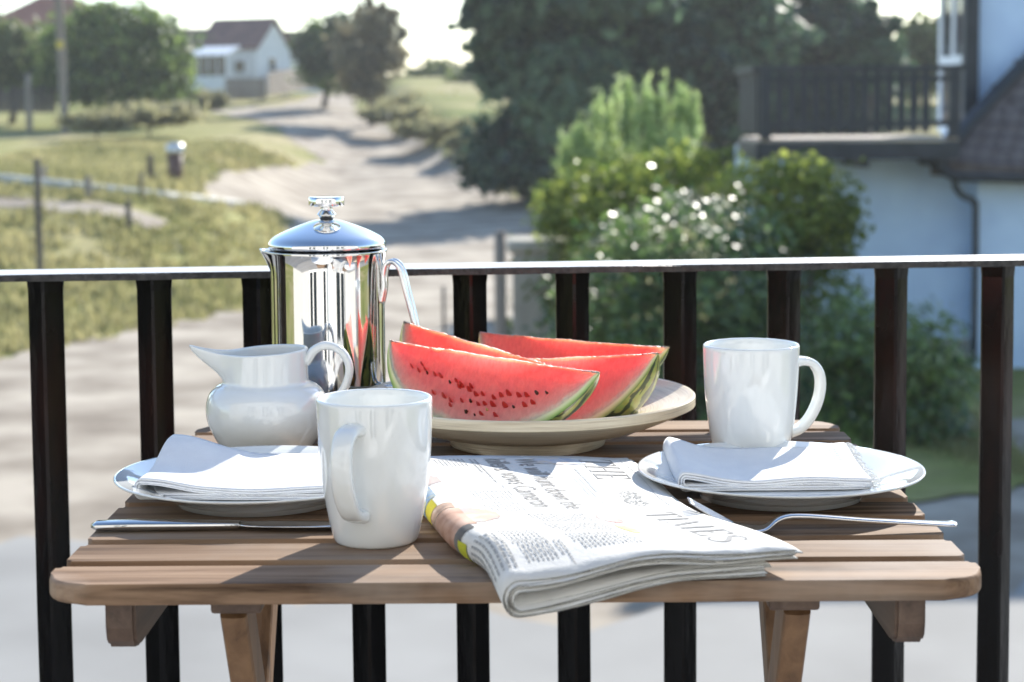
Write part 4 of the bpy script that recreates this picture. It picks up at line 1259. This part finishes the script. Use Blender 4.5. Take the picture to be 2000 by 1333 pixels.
def text_polys(txt, v_start, u_base, size, squeeze=.8, slant=0):
    cu = bpy.data.curves.new('t', 'FONT'); cu.body = txt; cu.size = 1; cu.resolution_u = 3
    ob = bpy.data.objects.new('t', cu); COL.objects.link(ob)
    dg = bpy.context.evaluated_depsgraph_get()
    me = bpy.data.meshes.new_from_object(ob.evaluated_get(dg))
    polys = [[(u_base - me.vertices[i].co.y * size, v_start - (me.vertices[i].co.x + slant * me.vertices[i].co.y) * size * squeeze) for i in p.vertices] for p in me.polygons]
    bpy.data.objects.remove(ob); bpy.data.curves.remove(cu); bpy.data.meshes.remove(me)
    return polys
def serifs_for(polys): return polys
decal('headline', text_polys('We will hunt down the', .3205, .0985, .0262, .72), M['ink'])
decal('headline', text_polys('killers, vows Cameron', .3205, .1225, .0262, .72), M['ink'])
# greeked columns of small print, standfirst and the second teaser line
def greek(u0, v0, lines, ln, lead, rn, h=.0011, fill=.9):
    out = []
    for i in range(lines):
        v = v0; end = v0 - ln * (1 if i < lines - 1 else .6)
        while v > end:
            w = rn.uniform(.0016, .0058)
            out.append([(u0 + i * lead, v), (u0 + i * lead + h, v), (u0 + i * lead + h, max(end, v - w)), (u0 + i * lead, max(end, v - w))])
            v -= w + .0011
    return out
rn = random.Random(8)
M['ink_small'] = pm('small_print', (.36, .36, .355), rough=.9)
decal('small_print', greek(.130, .317, 2, .085, .0034, rn, .0016), M['ink_small'])
decal('small_print', greek(.140, .318, 8, .030, .0031, rn) , M['ink_small'])
decal('small_print', greek(.142, .045, 2, .034, .0034, rn), M['ink_small'])
M['ink_faint'] = pm('faint_print', (.52, .52, .51), rough=.9)
for vv in (.126, .092, .058): decal('small_print', greek(.092, vv, 14, .030, .0031, rn), M['ink_small'])
for vv in (.205, .168): decal('small_print', greek(.131, vv, 9, .032, .0031, rn), M['ink_faint'])
decal('small_print', greek(.150, .072, 8, .05, .0031, rn), M['ink_small'])
decal('small_print', greek(.0545, .286, 1, .14, .0031, rn, .0026), M['ink_pale'])
decal('small_print', greek(.0600, .250, 2, .10, .0040, rn, .0016), M['ink_pale'])
decal('small_print', greek(.128, .225, 1, .06, .0031, rn, .0014), M['ink_faint'])
decal('small_print', greek(.0085, .325, 1, .30, .0031, rn, .0010), M['ink_faint'])
# printed pictures: small grids coloured by patches
def picture(name, u0, u1, v0, v1, cols, seed, nu=10, nv=10, lift=.0003, shape=None, spots=6.0):
    V, Fc = [], []
    for i in range(nu + 1):
        for j in range(nv + 1):
            V.append(nsurf(u0 + (u1 - u0) * i / nu, v0 + (v1 - v0) * j / nv, lift) - NO)
    for i in range(nu):
        for j in range(nv):
            if shape and not shape((i + .5) / nu, (j + .5) / nv): continue
            a = i * (nv + 1) + j
            Fc.append((a, a + 1, a + nv + 2, a + nv + 1))
    m, nt, b, N, L = nmat('print_' + name)
    tc = N('TexCoord'); nz = N('TexNoise'); nz.inputs['Scale'].default_value = spots * 10; nz.inputs['Detail'].default_value = 3; nz.noise_dimensions = '4D'; nz.inputs['W'].default_value = seed * 3.7
    L(tc.outputs['Object'], nz.inputs[0])
    rp = N('ValToRGB'); cr = rp.color_ramp
    cr.elements[0].position = .3; cr.elements[0].color = c4(cols[0]); cr.elements[1].position = .7; cr.elements[1].color = c4(cols[-1])
    for q, c in enumerate(cols[1:-1]):
        e = cr.elements.new(.3 + .4 * (q + 1) / (len(cols) - 1)); e.color = c4(c)
    L(nz.outputs[0], rp.inputs[0]); L(rp.outputs[0], b.inputs['Base Color']); b.inputs['Roughness'].default_value = .85
    return mk(name, V, Fc, m, npo, True)
ell = lambda i, j: (i - .5) ** 2 + (j - .5) ** 2 < .26
picture('teaser_photo', .042, .083, .296, .327, [(.30, .36, .52), (.52, .55, .6), (.62, .5, .38)], 1, 16, 16, shape=lambda i, j: abs(j - .5) < .42 - .3 * abs(i - .45))
picture('teaser_strip', .060, .078, .130, .285, [(.56, .62, .60), (.66, .66, .63), (.62, .66, .66)], 2, 4, 30, .0002)
picture('teaser_photo', .070, .086, .090, .122, [(.55, .2, .18), (.62, .5, .45), (.66, .64, .6)], 3, 10, 14, shape=ell)
picture('teaser_photo', .078, .088, .055, .085, [(.6, .55, .15), (.66, .63, .5)], 4, 8, 12, shape=ell)
SKIN = [(.34, .17, .11), (.52, .33, .25), (.58, .42, .34)]
picture('front_photo', .176, .212, .098, .152, SKIN, 5, 16, 20, spots=5)
picture('front_photo', .178, .212, .153, .169, [(.16, .13, .12), (.45, .3, .22), (.6, .5, .42)], 12, 10, 8, .0004, spots=8)
picture('front_photo', .140, .176, .104, .150, [(.62, .55, .5), (.52, .36, .28), (.36, .33, .35)], 6, 16, 16, shape=lambda i, j: (i - .9) ** 2 * .8 + (j - .5) ** 2 < .24, spots=4)
picture('front_photo', .188, .214, .170, .190, [(.5, .42, .03), (.6, .52, .06)], 7, 8, 6, .0005)
picture('front_photo', .184, .212, .192, .222, [(.50, .45, .26), (.25, .36, .5), (.6, .56, .4)], 8, 10, 10, .0005, spots=9)
picture('front_photo', .172, .210, .225, .262, [(.32, .29, .3), (.45, .36, .32), (.3, .28, .3)], 9, 12, 12, shape=ell, spots=4)
picture('front_photo', .182, .214, .086, .098, [(.10, .10, .10), (.2, .19, .18)], 10, 8, 4, .0005)
picture('front_photo', .196, .214, .074, .090, [(.45, .46, .02), (.55, .55, .04)], 11, 6, 6, .0007)
# back-page print on the fold: lines of text
decal('fold_print', greek(.178, .066, 9, .048, .0042, rn, .0016), M['ink_small'], lift=.0005)

# ------------------------------------------------------------------ cutlery
def flatten(V): return V
ko = empty('table_knife', (-.30, 1.297, TZ), 0, 'steel table knife lying at the left front of the table', 'knife')
hp = [(0.0, 0, .0042), (.004, 0, .0044), (.03, .001, .0044), (.07, .001, .0042), (.095, .001, .0040), (.105, .001, .0040)]
v, f = loft(hp, [.006, .014, .0155, .013, .0105, .010], [.003, .0066, .0074, .0066, .006, .0055], (0, 1, 0), 16, 2.6); mk('handle', v, f, M['cutlery'], ko, True)
bp_ = [(.1045, .001, .0040), (.112, .0, .0042), (.125, -.001, .0044), (.16, -.002, .0044), (.195, -.001, .0044), (.208, .002, .0043)]
v, f = loft(bp_, [.0095, .014, .0185, .0195, .0165, .005], [.005, .0026, .0018, .0016, .0014, .001], (0, 1, 0), 14, 2.6); mk('blade', v, f, M['cutlery'], ko, True)
FYY = 1.277
fo = empty('dinner_fork', (0, FYY, TZ), 0, 'steel dinner fork resting tines up at the right front of the table', 'fork')
fz = lambda px, py: (lambda q: (q.x, 0, q.z - TZ))(at(px, py, FYY))
tip, mid, low, bend, hump = fz(1345, 977), fz(1388, 1003), fz(1435, 1029), fz(1490, 1032), fz(1545, 1009)
hh, end = fz(1700, 1017), fz(1868, 1023)
low = (low[0], 0, max(low[2], .0035)); bend = (bend[0], 0, max(.0030, bend[2]))
for k2, y in enumerate((-.0093, -.0031, .0031, .0093)):
    pth = spl([(tip[0], y * .86, tip[2]), (mid[0], y, mid[2]), (low[0], y, low[2] + .0004)], 6)
    n = len(pth)
    v, f = loft(pth, [.0016 + .0022 * min(1, 3 * i / (n - 1)) for i in range(n)], [.0010 + .0010 * min(1, 2 * i / (n - 1)) for i in range(n)], (0, 1, 0), 10, 3)
    mk('tine', v, f, M['cutlery'], fo, True)
hp = spl([(low[0] - .001, 0, low[2] + .0005), bend, hump, hh, (end[0] - .01, 0, max(.0034, end[2])), (end[0], 0, max(.0034, end[2]) + .0002)], 8)
n = len(hp)
def fwid(i):
    t = i / (n - 1)
    return float(np.interp(t, [0, .12, .28, .40, .6, .85, .96, 1], [.0226, .0238, .0120, .0066, .0085, .0150, .0165, .006]))
v, f = loft(hp, [fwid(i) for i in range(n)], [float(np.interp(i / (n - 1), [0, .2, .4, .6, 1], [.002, .0022, .0036, .003, .0024])) for i in range(n)], (0, 1, 0), 18, 2.6)
mk('handle', v, f, M['cutlery'], fo, True)

# ------------------------------------------------------------------ bamboo dish
BX, BY = .0125, 1.628
bo = empty('bamboo_dish', (BX, BY, TZ), 0, 'footed pale bamboo dish holding the watermelon', 'dish')
RB = .1485
up = spl([(0, .0215), (.05, .0220), (.08, .0250), (.11, .0320), (.135, .0402), (RB - .003, .0450)], 6)
lo = spl([(RB, .0365), (.135, .0300), (.115, .0215), (.095, .0150), (.078, .0122), (.066, .0116)], 5)
prof = [tuple(p) for p in up] + [(RB - .0012, .0452), (RB, .0440)] + [tuple(p) for p in lo] + [(0, .0116)]
prof[0] = (0, prof[0][1])
v, f = lathe(prof[::-1], 128)
d_ = mk('bowl', v, f, M['bamboo'], bo, True)
v, f = lathe([(0, .0005), (.0665, .0), (.0685, .0008), (.0690, .011), (.0672, .0119), (0, .0119)], 96); mk('foot', v, f, M['bamboo'], bo, True)
for o in (d_,):
    for p in o.data.polygons:
        c = p.center; r = math.hypot(c.x, c.y)
        p.use_smooth = not (RB - .0025 < r and .0362 < c.z)

# ------------------------------------------------------------------ watermelon slices
def slice_(tipL, tipR, b, phi, roll, label, seeds, seed, chip=None, off=0, pw=(.46, .74)):
    """wedge with its ridge from tipL to tipR; rind hangs below; roll turns it about the ridge"""
    A, B = Vector(tipL), Vector(tipR)
    mid = (A + B) / 2; a = (B - A).length / 2
    ex = (B - A).normalized(); ey = Vector((0, 0, 1)).cross(ex).normalized(); ez = ex.cross(ey)
    rot = Matrix((ex, ey, ez)).transposed() @ Matrix.Rotation(roll, 3, 'X')
    o = empty('watermelon_slice', mid, 0, label, 'watermelon', 'watermelon slices on the bamboo dish')
    o.rotation_euler = rot.to_euler()
    rn = random.Random(seed)
    NXX, NR, NT = 110, 24, 14
    RT = .0085
    def rr(x): return b * max(1e-4, (1 - (x / a) ** 2)) ** (pw[0] + (pw[1] - pw[0]) * sst(-.3 * a, .3 * a, x))
    def xs_(i):
        t = -1 + 2 * i / NXX
        return a * math.sin(t * math.pi / 2) if True else a * t
    # flesh: two cut faces, radial grid from ridge to the rind's inner edge
    V, D, Fc = [], [], []
    def inner(x): return max(rr(x) - RT, rr(x) * .25)
    def pt(x, r, th, jag=0):
        return Vector((x, r * math.sin(th), -r * math.cos(th)))
    ridge = [.0007 * (rn.random() - .4) + .0003 * math.sin(i * .31 + seed) for i in range(NXX + 1)]
    for sgn in (-1, 1):
        base = len(V)
        for i in range(NXX + 1):
            x = xs_(i)
            for j in range(NR + 1):
                t = (j / NR) ** 1.15
                r = inner(x) * t
                th = sgn * phi / 2
                p = pt(x, r, th)
                nrm = Vector((0, sgn * math.cos(phi / 2), math.sin(phi / 2)))
                w = .0003 * math.sin(x * 210 + r * 130 + seed * 2 + sgn) * math.sin(r * 160 + x * 40) + rn.uniform(-.0003, .0003)
                if j == 0: p.z += ridge[i] - .0012; p.y = sgn * .0016
                elif j == 1: p.z += ridge[i] * .4; p += nrm * w
                else: p += nrm * w * (1 if j < NR else .3)
                if chip and sgn < 0 and abs(x - chip) < .008 and j < 3: p.z -= .0035 * (1 - abs(x - chip) / .008)
                V.append(p); D.append(rr(x) - r - (0 if j else 0))
        for i in range(NXX):
            for j in range(NR):
                q = base + i * (NR + 1) + j
                ff = (q, q + 1, q + NR + 2, q + NR + 1)
                Fc.append(ff if sgn < 0 else ff[::-1])
    h2 = (NXX + 1) * (NR + 1)
    for i in range(NXX):                                   # close ridge
        p, q = i * (NR + 1), (i + 1) * (NR + 1)
        Fc.append((p, q, q + h2, p + h2))
    # inner back surface under the rind so the flesh is closed
    base = len(V)
    for i in range(NXX + 1):
        x = xs_(i)
        for k2 in range(7):
            th = -phi / 2 + phi * k2 / 6
            V.append(pt(x, inner(x) * .999, th)); D.append(RT)
    for i in range(NXX):
        for k2 in range(6):
            q = base + i * 7 + k2
            Fc.append((q, q + 1, q + 8, q + 7))
    me_ = mk('flesh', V, Fc, M['flesh'], o, True, {'d': D})
    # rind: outer skin plus the cut edge bands
    V, D, A_, XX, Fc = [], [], [], [], []
    for i in range(NXX + 1):
        x = xs_(i)
        for k2 in range(NT + 1):
            th = -phi / 2 + phi * k2 / NT
            wob = 1 + .006 * math.sin(x * 60 + th * 5 + seed)
            V.append(pt(x, rr(x) * wob if 0 < k2 < NT else rr(x), th)); D.append(0); A_.append(th + off); XX.append(x)
    for i in range(NXX):
        for k2 in range(NT):
            q = i * (NT + 1) + k2
            Fc.append((q, q + 1, q + NT + 2, q + NT + 1)[::-1])
    for sgn in (-1, 1):
        base = len(V)
        for i in range(NXX + 1):
            x = xs_(i)
            for j in range(5):
                r = rr(x) + (inner(x) - rr(x)) * j / 4
                V.append(pt(x, r, sgn * phi / 2)); D.append(max(.0004, (rr(x) - r) * (RT / max(1e-5, rr(x) - inner(x)))) if rr(x) > .012 else .0004 + RT * j / 4); A_.append(sgn * phi / 2 + off); XX.append(x)
        for i in range(NXX):
            for j in range(4):
                q = base + i * 5 + j
                ff = (q, q + 1, q + 6, q + 5)
                Fc.append(ff[::-1] if sgn < 0 else ff)
    mk('rind', V, Fc, M['rind'], o, True, {'d': D, 'ang': A_, 'ax': XX})
    # seeds on the front cut face
    sv, sf_ = lathe([(0, -.5), (.20, -.45), (.34, -.30), (.42, -.05), (.38, .2), (.24, .40), (.12, .47), (0, .5)], 12)
    sme = {}
    for nm in ('dark', 'red', 'pale'):
        me = bpy.data.meshes.new('seed'); me.from_pydata([tuple(v) for v in sv], [], sf_); me.polygons.foreach_set('use_smooth', [True] * len(me.polygons)); me.materials.append(M['seed_' + nm]); sme[nm] = me
    for (sx, t, kind, s) in seeds:
        x = sx * a
        r = inner(x) * t
        p = pt(x, r, -phi / 2)
        so = link('seed', sme[kind], None, o, p)
        # long axis in the face plane, pointing away from the ridge
        fdir = pt(0, 1, -phi / 2); nrm = Vector((0, -math.cos(phi / 2), math.sin(phi / 2)))
        ax = (fdir + Vector((1, 0, 0)) * (sx * .75 + rn.uniform(-.15, .15))).normalized()
        sd = ax.cross(nrm)
        so.rotation_euler = Matrix((sd, nrm, ax)).transposed().to_euler()
        flat = .10 if kind == 'red' else .30
        so.scale = (s * .46, s * flat, s)
    return o
rn = random.Random(21)
def seedrow(n, t0, amp, x0, x1, dark):
    out = []
    for i in range(n):
        x = x0 + (x1 - x0) * (i + rn.uniform(-.25, .25)) / (n - 1)
        out.append((x, t0 + rn.uniform(-amp, amp), 'dark' if rn.random() < dark else 'red', rn.uniform(.0098, .0135)))
    return out
sd1 = seedrow(9, .47, .03, -.70, -.1, .12) + seedrow(11, .55, .04, -.2, .60, .35) + seedrow(12, .69, .04, -.42, .50, .10) + seedrow(4, .80, .02, -.25, .2, .5) + [(.0, .83, 'dark', .0085), (-.08, .80, 'dark', .008), (.1, .74, 'pale', .006), (-.62, .36, 'red', .010), (-.58, .42, 'red', .010)]
sd1 = [(x, t, k, s * (.62 if k == 'dark' else 1)) for x, t, k, s in sd1]
slice_(at(762, 664, 1.605), at(1171, 727, 1.490), .072, R_(58), R_(6), 'nearest watermelon slice with rows of seeds, sloping down to the right', sd1, 1, chip=-.055, off=.3)
sd2 = [(.1, .35, 'dark', .006), (.22, .32, 'pale', .006), (.3, .55, 'red', .007), (.15, .6, 'red', .007), (.4, .42, 'red', .006)]
slice_(at(935, 704, 1.70), at(1286, 689, 1.560), .074, R_(60), R_(6), 'watermelon slice at the right with broad striped green rind', sd2, 2, off=1.1)
slice_(at(789, 627, 1.675), at(1130, 728, 1.615), .070, R_(46), R_(2), 'back left watermelon slice sloping down behind the nearest one', [(-.5, .6, 'red', .007), (-.35, .62, 'red', .006)], 3, off=.6)
slice_(at(937, 648, 1.735), at(1307, 678, 1.655), .066, R_(50), R_(0), 'rearmost watermelon slice, long and level, against the railing', [(.1, .5, 'red', .006)], 4, off=1.9)

# ------------------------------------------------------------------ cafetiere
CX, CYY = -.1705, 1.705
co = empty('cafetiere', (CX, CYY, TZ), 0, 'polished steel cafetiere with domed lid behind the milk jug', 'coffee pot')
HB = at(640, 492, CYY - .02).z - TZ
RBD = .0522
def spout(v):
    a = math.atan2(v.y, v.x); r = math.hypot(v.x, v.y)
    s = math.exp(-((abs(abs(a) - math.pi)) / .30) ** 2) * sst(HB - .020, HB + .001, v.z)
    return Vector((v.x - .0075 * s, v.y * (1 - .25 * s), v.z + .0012 * s))
prof = [(0, .001), (.050, .0), (.0518, .0015), (RBD, .004)] + [(RBD, .004 + (HB - .03) * i / 12) for i in range(1, 13)] + [(RBD + .0002, HB - .018), (RBD + .0009, HB - .009), (RBD + .0022, HB - .0025), (RBD + .0030, HB - .0003), (RBD + .0026, HB + .0004), (RBD + .001, HB - .001), (RBD - .0012, HB - .006), (RBD - .0014, HB - .02), (RBD - .0014, .02), (0, .018)]
v, f = lathe(prof, 160, spout)
mk('body', v, f, M['steel'], co, True)
lp = spl([(.0530, HB + .0022), (.0541, HB + .0040), (.0538, HB + .0075), (.0500, HB + .0120), (.0420, HB + .0165), (.0300, HB + .0215), (.0180, HB + .0258), (.0085, HB + .0282), (0, HB + .0288)], 6)
lp = [(0, HB + .001), (.0505, HB + .001), (.0522, HB + .0012)] + [tuple(p) for p in lp]; lp[-1] = (0, lp[-1][1])
v, f = lathe(lp, 128)
mk('lid', v, f, M['chrome'], co, True)
z0 = HB + .0275
v, f = lathe([(0, z0 - .001), (.0062, z0 - .001), (.0062, z0 + .003), (0, z0 + .003)], 32); mk('gasket', v, f, M['gasket'], co, True)
kz = at(638, 384, CYY).z - TZ
kp = [(0, z0 + .0025), (.0058, z0 + .0026), (.0090, z0 + .0048), (.0088, z0 + .0056), (.0058, z0 + .0092), (.0055, z0 + .0100), (.0055, kz - .0095), (.0062, kz - .0088), (.0158, kz - .0085), (.0163, kz - .0078), (.0163, kz - .0012), (.0155, kz - .0002), (0, kz)]
v, f = lathe(kp, 64); kn = mk('knob', v, f, M['chrome'], co, False)
for p in kn.data.polygons: p.use_smooth = abs(p.normal.z) < .3
# wire handle: two rods that spring from the wall, loop over and run down
for y in (-.0052, .0052):
    pth = spl([(RBD - .0005, y * .7, HB - .048), (RBD + .0022, y * .7, HB - .034), (RBD + .0024, y * .8, HB - .022), (RBD + .0052, y, HB - .0125), (RBD + .0115, y, HB - .0100), (RBD + .0185, y, HB - .0170), (RBD + .0235, y, HB - .036), (RBD + .0310, y, HB - .066), (RBD + .0345, y, HB - .090), (RBD + .0320, y, HB - .112), (RBD + .0200, y, HB - .124), (RBD - .0005, y, HB - .126)], 7)
    v, f = loft(pth, .0047, .0047, (0, 1, 0), 14); hd = mk('handle_rod', v, f, M['chrome'], co, True)
# the handle points right and a little towards the viewer
for c in co.children:
    if c.name.startswith('handle_rod'): c.rotation_euler.z = R_(-12)

# ------------------------------------------------------------------ milk jug
JX, JY = at(521, 780, 1.585).x, 1.585
jo = empty('milk_jug', (JX, JY, TZ), 0, 'round white milk jug with long spout left of the cafetiere', 'jug')
HJ = .0895
op = spl([(.0300, 0), (.0345, .0025), (.0425, .012), (.0495, .0255), (.0522, .0395), (.0500, .0520), (.0440, .0595), (.0378, .0628), (.0362, .0650), (.0359, .0690), (.0358, .0800), (.0361, HJ)], 6)
ip = spl([(.0336, HJ), (.0334, .080), (.0338, .068), (.0385, .0595), (.0462, .0505), (.0490, .0395), (.0465, .0265), (.0395, .0135), (.025, .006), (0, .0055)], 5)
prof = [(0, .0015), (.028, .0012), (.0290, 0)] + [tuple(p) for p in op] + [(.0360, HJ + .0009), (.0350, HJ + .0014), (.0340, HJ + .0009)] + [tuple(p) for p in ip]
prof[-1] = (0, prof[-1][1])
def jug(v):
    a = math.atan2(v.y, v.x); r = math.hypot(v.x, v.y)
    da = abs(abs(a) - math.pi)
    g = sst(.0560, HJ + .002, v.z)
    outer = r > .0345 or v.z > HJ
    s = math.exp(-(da / .43) ** 2) * g ** 1.7
    # pull the neck out into a spout that rises to a narrow lip
    x, y, z = v.x, v.y, v.z
    x -= .0295 * s
    y *= 1 - .52 * math.exp(-(da / .62) ** 2) * g ** 1.5
    z += .0075 * math.exp(-(da / .35) ** 2) * g ** 3
    # the rim dips a little towards the spout's sides and rises at the handle
    z += .0020 * math.cos(a) * sst(.07, HJ, v.z)
    return Vector((x, y, z))
v, f = lathe(prof, 128, jug)
mk('body', v, f, M['ceramic'], jo, True)
pth = spl([(.0345, 0, .0800), (.0420, 0, .0905), (.0530, 0, .0950), (.0655, 0, .0900), (.0720, 0, .0780), (.0705, 0, .0645), (.0640, 0, .0530), (.0540, 0, .0455), (.0470, 0, .0430)], 6)
n = len(pth)
v, f = loft(pth, [.0115 - .002 * math.sin(math.pi * i / (n - 1)) for i in range(n)], [.0085 - .0015 * math.sin(math.pi * i / (n - 1)) for i in range(n)], (0, 1, 0), 18, 2.4)
hd = mk('handle', v, f, M['ceramic'], jo, True); hd.rotation_euler.z = R_(-8)
jo.rotation_euler.z = R_(4)

# ------------------------------------------------------------------ haze over the dunes
bm = box_bm(-3600, 3600, -900, 4000, -1.5, 17)
hzm, nt, b, N, L = nmat('sea_haze')
nt.nodes.remove(b)
vol = N('VolumePrincipled')
vol.inputs['Color'].default_value = (.93, .96, 1, 1)
vol.inputs['Density'].default_value = .00045
vol.inputs['Anisotropy'].default_value = .35
L(vol.outputs[0], nt.nodes['Material Output'].inputs['Volume'])
tag(bm_link('haze', bm, hzm), 'thin pale haze in the air over the dunes', 'haze', kind='stuff')
